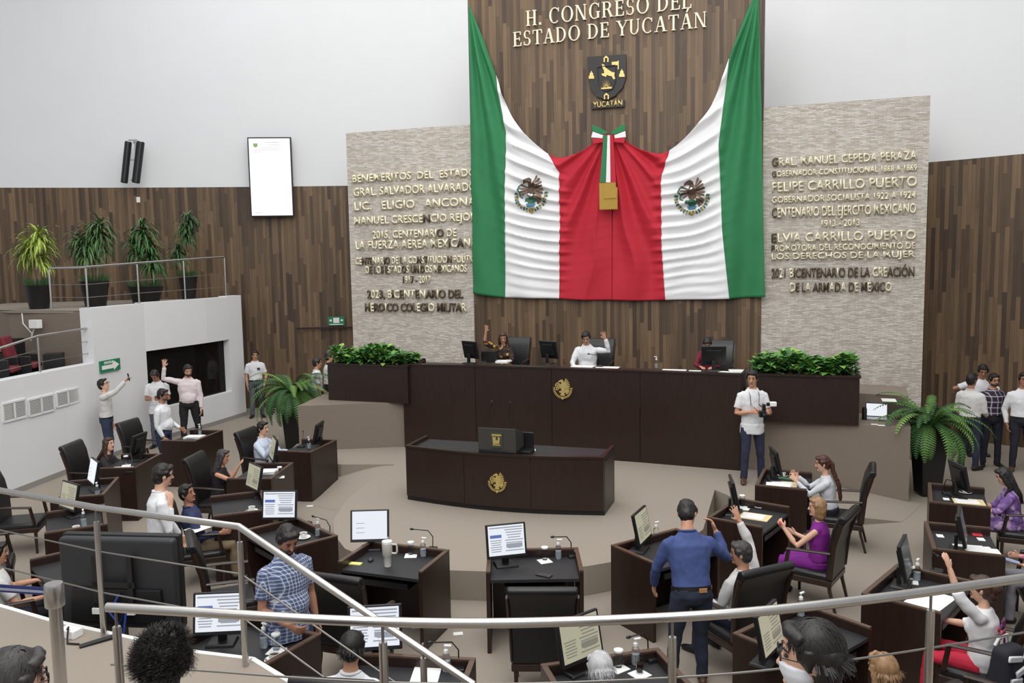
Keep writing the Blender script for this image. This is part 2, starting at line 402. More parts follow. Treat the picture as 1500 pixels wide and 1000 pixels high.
# ================================================================== LETTERING AND SIGNS
def textmesh(name, body, width, height, depth, mats, M, parent=None, bold=.0, dark=None, align='LEFT'):
    """sans capitals of the built-in face, fitted to width x cap height, standing up in frame M (x right, z up)"""
    c=bpy.data.curves.new(name,'FONT'); c.body=body; c.size=1; c.extrude=0; c.offset=bold; c.resolution_u=3
    for m in mats: c.materials.append(m)
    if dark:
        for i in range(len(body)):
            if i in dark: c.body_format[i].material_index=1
    t=bpy.data.objects.new(name+'_t',c); COL.objects.link(t)
    dg=bpy.context.evaluated_depsgraph_get(); me=bpy.data.meshes.new_from_object(t.evaluated_get(dg))
    bpy.data.objects.remove(t); bpy.data.curves.remove(c)
    xs=[v.co.x for v in me.vertices]; x0,x1=min(xs),max(xs); cap=.70
    sx=width/(x1-x0); sz=height/cap
    bm=bmesh.new(); bm.from_mesh(me); bpy.data.meshes.remove(me)
    r=bmesh.ops.extrude_face_region(bm, geom=bm.faces[:])
    ev=[g for g in r['geom'] if isinstance(g,bmesh.types.BMVert)]; es=set(ev)
    for v in bm.verts:
        x,y=v.co.x,v.co.y
        v.co=Vector(((x-x0)*sx, (-depth if v in es else 0), y*sz))
    bmesh.ops.recalc_face_normals(bm, faces=bm.faces)
    me=bpy.data.meshes.new(name); bm.to_mesh(me); bm.free()
    for m in mats: me.materials.append(m)
    o=bpy.data.objects.new(name,me); COL.objects.link(o); o.matrix_world=M
    if parent: o.parent=parent
    return o
def wallframe(u,z,off=0,rot=0): return MW @ Matrix.Translation((u,-off,z)) @ Matrix.Rotation(-rot,4,'Y')
def lineof(name,label,body,x0,y0,x1,y1,hpx,dark=None,full=None,group=None,bold=.02):
    """a line of raised letters whose baseline runs between two picture points; full: letters hidden at the end"""
    a=wl(x0,y0,.03); b=wl(x1,y1,.03)
    w=math.hypot(b[0]-a[0],b[1]-a[1])
    h=wl((x0+x1)/2,(y0+y1)/2-hpx,.03)[1]-wl((x0+x1)/2,(y0+y1)/2,.03)[1]
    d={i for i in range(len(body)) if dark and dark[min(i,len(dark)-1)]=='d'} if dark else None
    o=textmesh(name,body,w,h,.035,[BRASS,BRASS_REFL],wallframe(a[0],(a[1]+b[1])/2,.03),bold=bold,dark=d)
    return tag(o,label,'lettering',group)
def L7(x,y): return (490+x/2.63,160+y/2.63)
def L8(x,y): return (1100+x/2.94,120+y/2.94)
left=[('BENEMERITOS  DEL  ESTADO',70,277,548,262,29,None),
 ('GRAL. SALVADOR ALVARADO',75,331,548,318,32,None),
 ('LIC.   ELIGIO   ANCONA',78,386,548,374,32,None),
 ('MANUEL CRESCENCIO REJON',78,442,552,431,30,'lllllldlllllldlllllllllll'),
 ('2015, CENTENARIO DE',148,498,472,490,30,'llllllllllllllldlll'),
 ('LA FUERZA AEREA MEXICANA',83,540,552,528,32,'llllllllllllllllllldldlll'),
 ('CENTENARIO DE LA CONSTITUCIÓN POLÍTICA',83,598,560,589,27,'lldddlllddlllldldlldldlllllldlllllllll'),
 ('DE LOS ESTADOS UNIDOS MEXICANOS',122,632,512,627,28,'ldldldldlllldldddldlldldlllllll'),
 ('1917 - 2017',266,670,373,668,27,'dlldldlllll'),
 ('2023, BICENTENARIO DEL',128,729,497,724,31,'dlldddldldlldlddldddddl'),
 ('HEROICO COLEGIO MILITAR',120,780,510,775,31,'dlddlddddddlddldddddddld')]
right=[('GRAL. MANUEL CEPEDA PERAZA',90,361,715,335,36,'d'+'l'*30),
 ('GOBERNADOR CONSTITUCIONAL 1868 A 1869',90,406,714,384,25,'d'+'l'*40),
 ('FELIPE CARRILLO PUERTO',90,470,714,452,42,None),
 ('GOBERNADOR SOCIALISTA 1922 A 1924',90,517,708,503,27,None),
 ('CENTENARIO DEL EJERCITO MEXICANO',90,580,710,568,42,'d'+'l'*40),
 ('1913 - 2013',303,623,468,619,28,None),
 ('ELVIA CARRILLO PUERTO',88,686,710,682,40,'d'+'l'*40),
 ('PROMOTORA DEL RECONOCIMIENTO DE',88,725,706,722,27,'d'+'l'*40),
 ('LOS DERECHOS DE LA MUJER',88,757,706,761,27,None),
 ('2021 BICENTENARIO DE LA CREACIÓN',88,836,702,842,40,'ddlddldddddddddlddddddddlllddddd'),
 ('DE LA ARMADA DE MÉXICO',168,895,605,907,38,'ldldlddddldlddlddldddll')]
ords=['first','second','third','fourth','fifth','sixth','seventh','eighth','ninth','tenth','eleventh']
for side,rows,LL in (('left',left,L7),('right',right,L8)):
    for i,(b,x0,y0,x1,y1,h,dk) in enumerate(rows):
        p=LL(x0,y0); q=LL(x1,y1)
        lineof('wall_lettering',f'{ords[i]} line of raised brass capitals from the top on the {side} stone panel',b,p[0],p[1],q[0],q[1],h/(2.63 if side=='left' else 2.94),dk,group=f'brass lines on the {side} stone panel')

# serif capitals over the flag, drawn stroke by stroke
def serif_letter(ch):
    """outline pieces in a unit cap height; returns (list of polygons, advance)"""
    t,s,sr=.15,.055,.05
    P=[]
    def stem(x,y0=0,y1=1,w=t,ser=True,bot=True,top=True):
        P.append([(x,y0),(x+w,y0),(x+w,y1),(x,y1)])
        if bot: P.append([(x-.08,y0),(x+w+.08,y0),(x+w+.08,y0+sr),(x-.08,y0+sr)])
        if top: P.append([(x-.08,y1-sr),(x+w+.08,y1-sr),(x+w+.08,y1),(x-.08,y1)])
    def bar(x0,x1,y,h=s): P.append([(x0,y),(x1,y),(x1,y+h),(x0,y+h)])
    def dia(x0,y0,x1,y1,w): P.append([(x0,y0),(x0+w,y0),(x1+w,y1),(x1,y1)])
    def arc(cx,cy,rx,ry,a0,a1,tk=t,tn=s,n=14,tkx=True):
        for k in range(n):
            q=[]
            for a in (a0+(a1-a0)*k/n, a0+(a1-a0)*(k+1)/n):
                c,sn=math.cos(R(a)),math.sin(R(a)); w=tn+(tk-tn)*abs(c)
                q.append(((cx+rx*c,cy+ry*sn),(cx+(rx-w)*c,cy+(ry-max(tn,w*.55))*sn)))
            P.append([q[0][0],q[1][0],q[1][1],q[0][1]])
    if ch=='H': stem(.08); stem(.62); bar(.2,.65,.48); a=.93
    elif ch=='.': P.append([(.05,0),(.2,0),(.2,.15),(.05,.15)]); a=.30
    elif ch=='C': arc(.48,.5,.44,.52,48,312); P.append([(.76,.72),(.82,.72),(.82,1),(.77,.96)]); a=.92
    elif ch=='G': arc(.48,.5,.44,.52,48,300); P.append([(.76,.72),(.82,.72),(.82,1),(.77,.96)]); stem(.68,.04,.45,t,bot=False); a=.98
    elif ch=='O': arc(.5,.5,.47,.52,0,360,n=24); a=1.05
    elif ch=='N': stem(.08,w=.07); stem(.74,w=.07); dia(.08,1,.66,0,.16); a=.98
    elif ch in 'RDP':
        stem(.08)
        if ch=='D': arc(.3,.5,.52,.5,-90,90); bar(.2,.32,0); bar(.2,.32,.945); a=.92
        else:
            arc(.36,.74,.34,.26,-90,90); bar(.2,.38,.48); bar(.2,.38,.945)
            if ch=='R': dia(.40,.5,.66,0,.17); bar(.62,.9,0); a=.92
            else: a=.76
    elif ch in 'EL':
        stem(.08); bar(.2,.66,0); P.append([(.6,0),(.68,0),(.70,.26),(.65,.26)])
        if ch=='E': bar(.2,.54,.48); bar(.2,.64,.945); P.append([(.59,.76),(.64,.76),(.65,1),(.58,1)]); P.append([(.5,.38),(.55,.38),(.55,.62),(.5,.62)])
        a=.76
    elif ch=='S':
        arc(.33,.74,.27,.28,40,270,tk=.13); arc(.33,.26,.29,.28,90,-140,tk=.13); P.append([(.52,.74),(.57,.74),(.57,1),(.53,.97)]); P.append([(.06,.0),(.10,.03),(.10,.28),(.05,.28)]); a=.70
    elif ch=='T': stem(.33,top=False); bar(.02,.8,.945); P.append([(.02,.74),(.07,.74),(.1,1),(.02,1)]); P.append([(.72,1),(.75,.74),(.8,.74),(.8,1)]); a=.83
    elif ch in 'AÁ':
        dia(.08,0,.40,1,.06); dia(.66,0,.38,1,.17); bar(.2,.7,.32); bar(-.02,.26,0,sr); bar(.58,.95,0,sr)
        if ch=='Á': P.append([(.42,1.08),(.52,1.08),(.66,1.3),(.52,1.3)])
        a=.95
    elif ch=='Y': dia(.04,1,.36,.45,.17); dia(.44,.45,.78,1,.06) ; stem(.36,0,.5,top=False); bar(-.04,.32,.95,sr); bar(.65,.95,.95,sr); a=.90
    elif ch=='U': 
        stem(.08,.3,1,bot=False); stem(.66,.3,1,.07,bot=False); arc(.405,.32,.325,.33,180,360,tk=.13); a=.88
    else: a=.36
    return P,a+.10
def serif_line(body,x0,y0,x1,y1,hpx,label):
    a=wl(x0,y0,.06); b=wl(x1,y1,.06); h=wl((x0+x1)/2,(y0+y1)/2-hpx,.06)[1]-wl((x0+x1)/2,(y0+y1)/2,.06)[1]
    adv=0; m=MB(); pcs=[]
    for ch in body:
        P,ad=serif_letter(ch); pcs.append((P,adv)); adv+=ad
    k=(b[0]-a[0])/(adv-.1)
    for P,o in pcs:
        for i,poly in enumerate(P):
            m.prism([((x+o)*k,y*h) for x,y in poly],.05+.0006*i,Matrix.Identity(4),base=-.05-.0003*i)
    ob=m.build('wall_lettering',IVORY,smooth=0); ob.matrix_world=wallframe(a[0],(a[1]+b[1])/2,.02)
    return tag(ob,label,'lettering','serif title on the timber wall')
serif_line('H. CONGRESO DEL',771,38,1014,12,23,'upper line of large ivory serif capitals at the top of the timber wall')
serif_line('ESTADO DE YUCATÁN',752,67,1036,41,22,'lower line of large ivory serif capitals under the top line of the title')

# ------------------------------------------------------------------ outlines drawn on the unit square
def eagle_polys():
    """stylised eagle with wreath, centre 0, radius 1: list of (poly, colour index)"""
    out=[]
    # body, head in profile, fanned wings and tail
    out.append(([(-.12,.60),(.08,.66),(.24,.40),(.28,.10),(.16,-.12),(-.02,-.20),(-.18,-.06),(-.22,.20),(-.18,.42)],0))
    out.append(([(-.30,.80),(-.12,.88),(.04,.80),(.08,.66),(-.06,.56),(-.16,.62),(-.30,.64),(-.44,.56),(-.42,.70)],0))
    for k in range(7):
        a=R(68-17*k); L=.60-.015*k; ox,oz=.12+.012*k,.44-.05*k; d=(math.cos(a),math.sin(a)); n=(-d[1]*.058,d[0]*.058)
        out.append(([(ox-n[0]*.7,oz-n[1]*.7),(ox+d[0]*L*.9-n[0],oz+d[1]*L*.9-n[1]),(ox+d[0]*L,oz+d[1]*L),(ox+d[0]*L*.9+n[0],oz+d[1]*L*.9+n[1]),(ox+n[0]*.7,oz+n[1]*.7)],0 if k%2 else 4))
    for k in range(4):
        a=R(158+17*k); L=.52-.03*k; ox,oz=-.16,.36-.07*k; d=(math.cos(a),math.sin(a)); n=(-d[1]*.055,d[0]*.055)
        out.append(([(ox-n[0]*.7,oz-n[1]*.7),(ox+d[0]*L*.85-n[0],oz+d[1]*L*.85-n[1]),(ox+d[0]*L,oz+d[1]*L),(ox+d[0]*L*.85+n[0],oz+d[1]*L*.85+n[1]),(ox+n[0]*.7,oz+n[1]*.7)],4 if k%2 else 0))
    for k in range(4):
        a=R(-18-15*k); L=.50; ox,oz=.18,-.06; d=(math.cos(a),math.sin(a)); n=(-d[1]*.05,d[0]*.05)
        out.append(([(ox-n[0]*.6,oz-n[1]*.6),(ox+d[0]*L-n[0],oz+d[1]*L-n[1]),(ox+d[0]*L+n[0],oz+d[1]*L+n[1]),(ox+n[0]*.6,oz+n[1]*.6)],0 if k%2 else 4))
    # snake
    pts=[(-.46,.58),(-.66,.46),(-.72,.26),(-.58,.10),(-.64,-.08),(-.48,-.18)]
    for a,b in zip(pts[:-1],pts[1:]):
        out.append(([(a[0]-.045,a[1]),(a[0]+.045,a[1]),(b[0]+.045,b[1]),(b[0]-.045,b[1])],1))
    # cactus and rock
    out.append(([(-.16,-.16),(.16,-.16),(.24,-.36),(.10,-.50),(-.12,-.50),(-.24,-.34)],1))
    out.append(([(-.36,-.22),(-.22,-.16),(-.20,-.32),(-.34,-.38)],1)); out.append(([(.22,-.14),(.38,-.20),(.36,-.36),(.22,-.32)],1))
    out.append(([(-.26,-.50),(.26,-.50),(.18,-.66),(-.18,-.66)],2))
    # wreath leaves, lower half
    for k in range(19):
        a=R(172+ k*(196/18)); c,s=math.cos(a),math.sin(a); cx,cy=.84*c,.84*s
        for sg in (-1,1):
            b=a+R(90+sg*38) if k<9 else a-R(90+sg*38)
            d=(math.cos(b)*.16,math.sin(b)*.16); n=(-d[1]*.35,d[0]*.35)
            out.append(([(cx,cy),(cx+d[0]*.5+n[0],cy+d[1]*.5+n[1]),(cx+d[0],cy+d[1]),(cx+d[0]*.5-n[0],cy+d[1]*.5-n[1])],1 if (k+sg)%3 else 3))
    out.append(([(-.10,-.78),(.10,-.78),(.06,-1.0),(-.06,-1.0)],3))
    return out
def emblem(name, M, rad, mats, depth, parent=None, pick=None):
    m=MB()
    for i,(poly,ci) in enumerate(eagle_polys()):
        m.prism([(x*rad,y*rad) for x,y in poly],depth+i*.0004,Matrix.Identity(4),mi=ci if len(mats)>1 else 0,base=-depth-i*.0004)
    o=m.build(name,mats,parent,smooth=0); o.matrix_local=M; return o

# ================================================================== THE DRAPED FLAGS
def F6(x,y): return (680+x/2.222,y/2.222)
def interp(poly,t):
    n=len(poly)-1; d=[0]
    for i in range(n): d.append(d[-1]+math.hypot(poly[i+1][0]-poly[i][0],poly[i+1][1]-poly[i][1]))
    s=t*d[-1]
    for i in range(n):
        if s<=d[i+1] or i==n-1:
            f=(s-d[i])/max(d[i+1]-d[i],1e-6); return (poly[i][0]+(poly[i+1][0]-poly[i][0])*f, poly[i][1]+(poly[i+1][1]-poly[i][1])*f)
FL_G=mat('flag_green',(44,124,78),.75,var=.05,scale=3); FL_W=mat('flag_white',(238,238,240),.75); FL_R=mat('flag_red',(188,30,50),.75,var=.05,scale=3)
EM=[mat('emblem_brown',(92,74,60),.7),mat('emblem_green',(58,106,84),.7),mat('emblem_teal',(70,120,150),.7),mat('emblem_ochre',(176,150,80),.7),mat('emblem_tan',(128,106,88),.7)]
def flag(label, cols, A, B, ustops, emb, embr, mirror):
    """cols: seven columns of picture points from the top edge to the hem; A outer top corner, B bow"""
    cols=[[Vector(wl(*F6(*p),.12)).to_2d() if False else wl(*F6(*p),.12) for p in c] for c in cols]
    A=wl(*F6(*A),.12); B=wl(*F6(*B),.12)
    root=thing('draped_flag',label,'flag'); root.matrix_world=MW
    NU,NV=132,110; us=ustops
    def pos(u,v):
        k=len(us)-1; i=0
        while i<k-1 and u>us[i+1]: i+=1
        f=(u-us[i])/(us[i+1]-us[i])
        ps=[interp(cols[max(0,min(k,j))],v) for j in (i-1,i,i+1,i+2)]
        r=[]
        for c in (0,1):
            p0,p1,p2,p3=[p[c] for p in ps]
            m1=(p2-p0)/2; m2=(p3-p1)/2
            if i==0: m1=p2-p1
            if i==k-1: m2=p2-p1
            r.append((2*f**3-3*f*f+1)*p1+(f**3-2*f*f+f)*m1+(-2*f**3+3*f*f)*p2+(f**3-f*f)*m2)
        return r
    def sm(a,b,x): t=max(0,min(1,(x-a)/(b-a))); return t*t*(3-2*t)
    def disp(x,z,u,v):
        ra=math.hypot(x-A[0],z-A[1]); rb=math.hypot(x-B[0],z-B[1])
        s=ra+rb; an=math.atan2(z-A[1],x-A[0]); bn=math.atan2(z-B[1],x-B[0])
        n1=noise.noise(Vector((x*.9,z*.9,3)))
        wg=1-sm(.22,.36,u); wr=sm(.5,.70,u); ww=1-max(wg,wr)*.97
        d=0
        d+=wg*.055*min(1,ra/1.2)*(math.sin(an*44+n1*1.2)+.5*math.sin(an*23+2))
        fold=lambda ph: (1-abs(math.sin(ph)))**1.0*2-1
        d+=wr*.060*min(1,rb/.9)*(fold(bn*11+n1*.7)+.35*math.sin(bn*31+1+n1))*(1-.35*sm(.6,1,v))
        d+=ww*.060*(fold(s*8.2+n1*1.6)+.3*math.sin(s*29+n1*2))*(1-.8*sm(.55,1.0,v))
        d+=.035*math.sin(x*6.5+n1*2)*sm(.6,1,v)
        return d
    gu=[us[2],us[4]]
    spans=[('green_stripe',0,gu[0],FL_G),('white_stripe',gu[0],gu[1],FL_W),('red_stripe',gu[1],1,FL_R)]
    for nm,u0,u1,m in spans:
        nu=max(20,int(NU*(u1-u0))); vs=[];fs=[]
        for j in range(NV+1):
            for i in range(nu+1):
                u=u0+(u1-u0)*i/nu; v=j/NV; x,z=pos(u,v); vs.append((x,-.12-disp(x,z,u,v),z))
        for j in range(NV):
            for i in range(nu):
                a=j*(nu+1)+i; fs.append((a,a+1,a+nu+2,a+nu+1))
        if nm=='white_stripe': grid=vs
        mb=MB(); mb.add(vs,fs); o=mb.build(nm,m,root,smooth=180)
        so=o.modifiers.new('cloth','SOLIDIFY'); so.thickness=.006
    # emblem sewn on the white stripe follows the folds
    c=wl(*F6(*emb),.12); rr=abs(wl(*F6(emb[0]+embr,emb[1]),.12)[0]-c[0])
    bm=bmesh.new(); mids=[]
    for poly,ci in eagle_polys():
        n0=len(bm.verts); vv=[bm.verts.new((c[0]+x*rr,0,c[1]+y*rr*1.02)) for x,y in poly]
        f=bm.faces.new(vv); f.material_index=ci
    bmesh.ops.triangulate(bm,faces=bm.faces[:]); bmesh.ops.subdivide_edges(bm,edges=bm.edges[:],cuts=2,use_grid_fill=True)
    for k,f in enumerate(bm.faces): f.normal_update()
    grid_near=[g for g in grid if abs(g[0]-c[0])<rr*1.3 and abs(g[2]-c[1])<rr*1.3]
    for v in bm.verts:
        q=sorted(grid_near, key=lambda g:(g[0]-v.co.x)**2+(g[2]-v.co.z)**2)[:4]
        ws=[1/((g[0]-v.co.x)**2+(g[2]-v.co.z)**2+1e-5) for g in q]
        v.co.y=sum(g[1]*w for g,w in zip(q,ws))/sum(ws)-.026
    for f in bm.faces:
        off={0:0,1:.002,2:.003,3:.004,4:.003}[f.material_index]
        if off:
            for v in f.verts: v.co.y-=off
    me=bpy.data.meshes.new('eagle_emblem'); bm.to_mesh(me); bm.free()
    for m in EM: me.materials.append(m)
    o=bpy.data.objects.new('eagle_emblem',me); COL.objects.link(o); o.parent=root
    so=o.modifiers.new('cloth','SOLIDIFY'); so.thickness=.004
    return root
US=[0,.13,.27,.42,.58,.79,1]
flag('left half of the draped green, white and red flag, beside the left stone panel',
 [[(14,12),(18,330),(23,650),(28,955)],
  [(50,100),(75,400),(78,700),(80,962)],
  [(101,240),(133,430),(134,700),(130,968)],
  [(158,385),(205,560),(215,750),(217,970)],
  [(272,500),(308,560),(311,750),(308,972)],
  [(362,502),(395,620),(398,800),(398,976)],
  [(466,428),(478,620),(480,800),(480,976)]],(14,12),(468,425),US,(217,632),58,False)
flag('right half of the draped green, white and red flag, beside the right stone panel',
 [[(958,-40),(968,330),(972,650),(979,966)],
  [(908,65),(900,350),(908,700),(920,968)],
  [(863,190),(828,470),(840,750),(863,972)],
  [(790,365),(735,580),(740,780),(757,974)],
  [(668,488),(640,580),(642,800),(655,976)],
  [(580,488),(560,620),(560,800),(566,978)],
  [(482,428),(482,620),(481,800),(481,976)]],(958,-40),(476,425),US,(741,640),62,True)
# bow with ribbons and gold fringe
def W6(x,y,off): u,z=wl(*F6(x,y),off); return Vector((u,-off,z))
bow=thing('ribbon_bow','tricolour bow with three ribbon tails and gold fringe at the middle of the flag','bow'); bow.matrix_world=MW
def ribbon(nm,pts,m,th=.02,off=.28):
    mb=MB(); mb.prism([wl(*F6(*p),off) for p in pts],th,Matrix.Identity(4),base=-off); return mb.build(nm,m,bow,smooth=0,bevel=.006)
ribbon('loop',[(470,432),(440,415),(415,405),(418,428),(452,438)],FL_G); ribbon('loop',[(452,440),(418,428),(413,447),(450,450)],FL_W)
ribbon('loop',[(452,450),(416,450),(420,468),(455,462)],FL_R)
ribbon('loop',[(474,432),(500,414),(524,402),(524,424),(490,438)],FL_G); ribbon('loop',[(488,440),(524,426),(526,446),(490,450)],FL_W)
ribbon('loop',[(486,450),(524,448),(520,466),(486,462)],FL_R)
ribbon('ribbon_tail',[(453,440),(467,440),(460,594),(441,594)],FL_G,off=.30); ribbon('ribbon_tail',[(466,440),(474,440),(476,594),(461,594)],FL_W,off=.31)
ribbon('ribbon_tail',[(472,440),(484,440),(494,594),(477,594)],FL_R,off=.30)
mb=MB(); 
GOLDF=mat('gold_fringe',(176,140,52),.6,var=.25,scale=40,stretch=(30,1,.5))
a=wl(*F6(440,596),.34); b=wl(*F6(499,680),.34)
for k in range(22):
    x=a[0]+(b[0]-a[0])*(k+.5)/22; zt=a[1] if k<20 else a[1]-.1
    mb.box((x,-.34,(zt+b[1])/2+.01*math.sin(k*2.3)),((b[0]-a[0])/21,.02,zt-b[1]))
mb.box(((a[0]+b[0])/2+.04,-.355,(a[1]+b[1])/2),((b[0]-a[0])*.7,.02,.1))
mb.build('gold_fringe',GOLDF,bow,smooth=0)

# coat of arms above the bow
sh=thing('coat_of_arms','black shield coat of arms with gold figures and a name plate, above the flag bow','coat of arms'); sh.matrix_world=MW
SHB=mat('shield_black',(30,27,27),.45); 
def S6(pts,off): return [wl(*F6(*p),off) for p in pts]
def addp(nm,polys,m,off,th):
    mb=MB()
    for i,p in enumerate(polys): mb.prism(S6(p,off),th,Matrix.Identity(4),base=-off-.0005*i)
    return mb.build(nm,m,sh,smooth=0)
addp('shield_plate',[[(400,185),(526,176),(527,250),(515,285),(490,312),(463,325),(430,314),(410,285),(402,250)]],SHB,.10,.10)
inner=[(432,216),(492,210),(493,262),(483,288),(463,298),(444,289),(434,266)]
addp('shield_rim',[[inner[i],inner[(i+1)%7],(inner[(i+1)%7][0]*.94+463*.06,inner[(i+1)%7][1]*.94+255*.06),(inner[i][0]*.94+463*.06,inner[i][1]*.94+255*.06)] for i in range(7)],SHB,.135,.035)
deer=[(448,208),(455,210),(458,218),(468,226),(480,234),(490,236),(488,246),(492,256),(486,258),(480,248),(470,246),(464,243),(462,250),(450,246),(446,240),(456,238),(454,226),(450,220)]
castle=lambda x,y:[[(x-9,y+10),(x+9,y+10),(x+8,y),(x-8,y)],[(x-6,y),(x+6,y),(x+5,y-9),(x-5,y-9)],[(x-3,y-9),(x+3,y-9),(x,y-16)]]
sun=[[(463+4*math.cos(R(a-8)),284-4*math.sin(R(a-8))),(463+22*math.cos(R(a)),286-30*math.sin(R(a))),(463+4*math.cos(R(a+8)),284-4*math.sin(R(a+8)))] for a in range(10,171,20)]
fl6=[[(480,202),(501,200),(501,212),(481,213)],[(500,198),(503,198),(503,226),(500,226)]]
arch=lambda x,y:[[(x-8,y+10),(x-4,y+10),(x-4,y-3),(x-8,y-3)],[(x+4,y+10),(x+8,y+10),(x+8,y-3),(x+4,y-3)],[(x-8,y-3),(x+8,y-3),(x,y-11)]]
addp('gold_figures',[deer]+castle(414,246)+castle(513,240)+sun+fl6+arch(462,192)+arch(463,313)+[[(445,286),(481,283),(480,288),(446,291)]],GOLD,.125,.03)
addp('name_plate',[[(414,333),(522,325),(522,347),(414,355)]],SHB,.09,.08)
a=wl(*F6(419,351),.1); b=wl(*F6(515,343),.1)
textmesh('name_letters','YUCATÁN',b[0]-a[0],.115,.02,[GOLD],Matrix.Translation((a[0],-.09,(a[1]+b[1])/2)),sh,bold=.02)

# ================================================================== LONG BENCH, PLANTERS, LECTERN TABLE
def bench():
    L=[(-2.1,15.52),(-.7,15.15),(.7,14.62),(2.2,14.02),(3.75,13.34)]
    pts=[Vector((x,y,0)) for x,y in L]; t=thing('presidium_bench','long dark wooden presidium bench with a gilt eagle under the flag','bench',tuple(pts[2]*1.0))
    o=pts[2].copy(); z0,zt=.35,1.97
    pts=[p-o for p in pts]
    n=[Vector((.37,.93,0))]*5
    zoff=-.0
    for i in range(4):
        a,b=pts[i],pts[i+1]; w=Vector((.37,.93,0))
        m=MB(); g=(b-a).normalized()*.004
        a2,b2=a+g,b-g
        m.slab([(a2.x,a2.y),(b2.x,b2.y),(b2.x+w.x*.06,b2.y+w.y*.06),(a2.x+w.x*.06,a2.y+w.y*.06)],z0,zt-.03); m.build('front_panel',DESKWOOD,t,smooth=0)
    w=Vector((.37,.93,0)); m=MB()
    for i in range(4):
        a,b=pts[i]-w*.02,pts[i+1]-w*.02
        m.slab([(a.x,a.y),(b.x,b.y),(b.x+w.x*.16,b.y+w.y*.16),(a.x+w.x*.16,a.y+w.y*.16)],zt-.03,zt)
    m.build('ledge',RIMWOOD if False else DESKWOOD,t,smooth=0)
    m=MB(); a,b=pts[0],pts[-1]
    m.slab([(a.x+w.x*.1,a.y+w.y*.1)]+[(p.x+w.x*.1,p.y+w.y*.1) for p in pts[1:]]+[(b.x+w.x*.8,b.y+w.y*.8),(a.x+w.x*.8,a.y+w.y*.8)],zt-.11,zt-.06); m.build('worktop',BLACKTOP,t,smooth=0)
    for nm,p in (('end_panel',pts[0]),('end_panel',pts[-1])):
        m=MB(); m.slab([(p.x,p.y+.02),(p.x+.05,p.y+.02),(p.x+.05+w.x*.85,p.y+w.y*.85),(p.x+w.x*.85,p.y+w.y*.85)],z0,zt+.005); m.build(nm,DESKWOOD,t,smooth=0)
    e=at(825,570,1.5); ep=atp(825,569,(o.x,o.y,0),Vector((.37,.93,0)))-o
    ang=math.atan2(pts[3].y-pts[2].y,pts[3].x-pts[2].x)
    pp=atp(825,569,(.7,14.62,0),(-(L[2][1]-L[1][1]),L[2][0]-L[1][0],0))-o-w*.012
    emblem('gilt_eagle',Matrix.Translation(pp)@Matrix.Rotation(math.atan2(L[2][1]-L[1][1],L[2][0]-L[1][0]),4,'Z'),.19,[GOLD],.012,t)
    return t
bench()
LEAF=[mat('leaf_green',(88,142,66),.5,var=.3,scale=6),mat('leaf_dark',(58,106,52),.5,var=.3,scale=6),mat('leaf_lime',(146,186,86),.5,var=.2,scale=6)]
def leafcloud(box, n, size, seedv, mounds=None):
    rnd=random.Random(seedv); m=MB(); x0,x1,y0,y1,z0,z1=box
    for i in range(n):
        x=rnd.uniform(x0,x1); y=rnd.uniform(y0,y1); fx=(x-x0)/(x1-x0)
        hh=(z1-z0)*(.55+.35*noise.noise(Vector((x*2.3,y*2.3,seedv)))+.15*math.sin(fx*9+seedv)); z=z0+max(.03,hh)*rnd.random()**.45
        s=size*rnd.uniform(.6,1.25); a=rnd.uniform(0,6.28); tl=rnd.uniform(-.3,.8)
        d=Vector((math.cos(a)*math.cos(tl),math.sin(a)*math.cos(tl),math.sin(tl))); sd=Vector((-math.sin(a),math.cos(a),0)); up=d.cross(sd)
        c=Vector((x,y,z)); mi=0 if rnd.random()<.55 else (1 if rnd.random()<.6 else 2)
        m.add([c,c+d*s*.5+sd*s*.32+up*s*.06,c+d*s-up*s*.15,c+d*s*.5-sd*s*.32+up*s*.06,c+d*s*.5],[(0,1,4),(1,2,4),(2,3,4),(3,0,4)],mi)
    return m
def planter(label, a, b, zb, zt, seedv, depth=.75, hf=.44):
    a=Vector(a); b=Vector(b); d=(b-a); ln=d.length; ang=math.atan2(d.y,d.x)
    t=thing('planter_box',label,'planter',(a.x,a.y,zb),ang,'planters at the bench ends'); h=zt-zb
    m=MB(); m.box((ln/2,.03,h/2),(ln,.06,h)); m.box((ln/2,depth-.03,h/2),(ln,.06,h)); m.box((.03,depth/2,h/2),(.06,depth-.12,h)); m.box((ln-.03,depth/2,h/2),(.06,depth-.12,h)); m.build('box',DESKWOOD,t,smooth=0)
    m=MB(); m.box((ln/2,.02,h),(ln+.04,.10,.035)); m.box((ln/2,depth-.03,h),(ln+.04,.1,.035)); m.box((.03,depth/2,h),(.1,depth-.14,.035)); m.box((ln-.03,depth/2,h),(.1,depth-.14,.035)); m.build('rim',DESKWOOD,t,smooth=0)
    m=MB(); m.box((ln/2,depth/2,h-.06),(ln-.13,depth-.13,.05)); m.build('soil',SOIL,t,smooth=0)
    o=leafcloud((.06,ln-.06,.03,depth-.05,h-.02,h+hf),2300,.15,seedv).build('foliage',LEAF,t,smooth=0); o['kind']='stuff'
    return t
pa=at(481,586,1.22)+Vector((.0,.03,0)); pb=at(598,591.5,1.22)+Vector((0,.03,0))
planter('long wooden planter of bright green leaves at the left end of the bench',pa,pb,1.22,1.94,3)
pa=at(1100,616.5,1.21)+Vector((0,.03,0)); pb=at(1259,623.5,1.21)+Vector((0,.03,0))
planter('long wooden planter of bright green leaves at the right end of the bench',pa,pb,1.21,1.98,5)

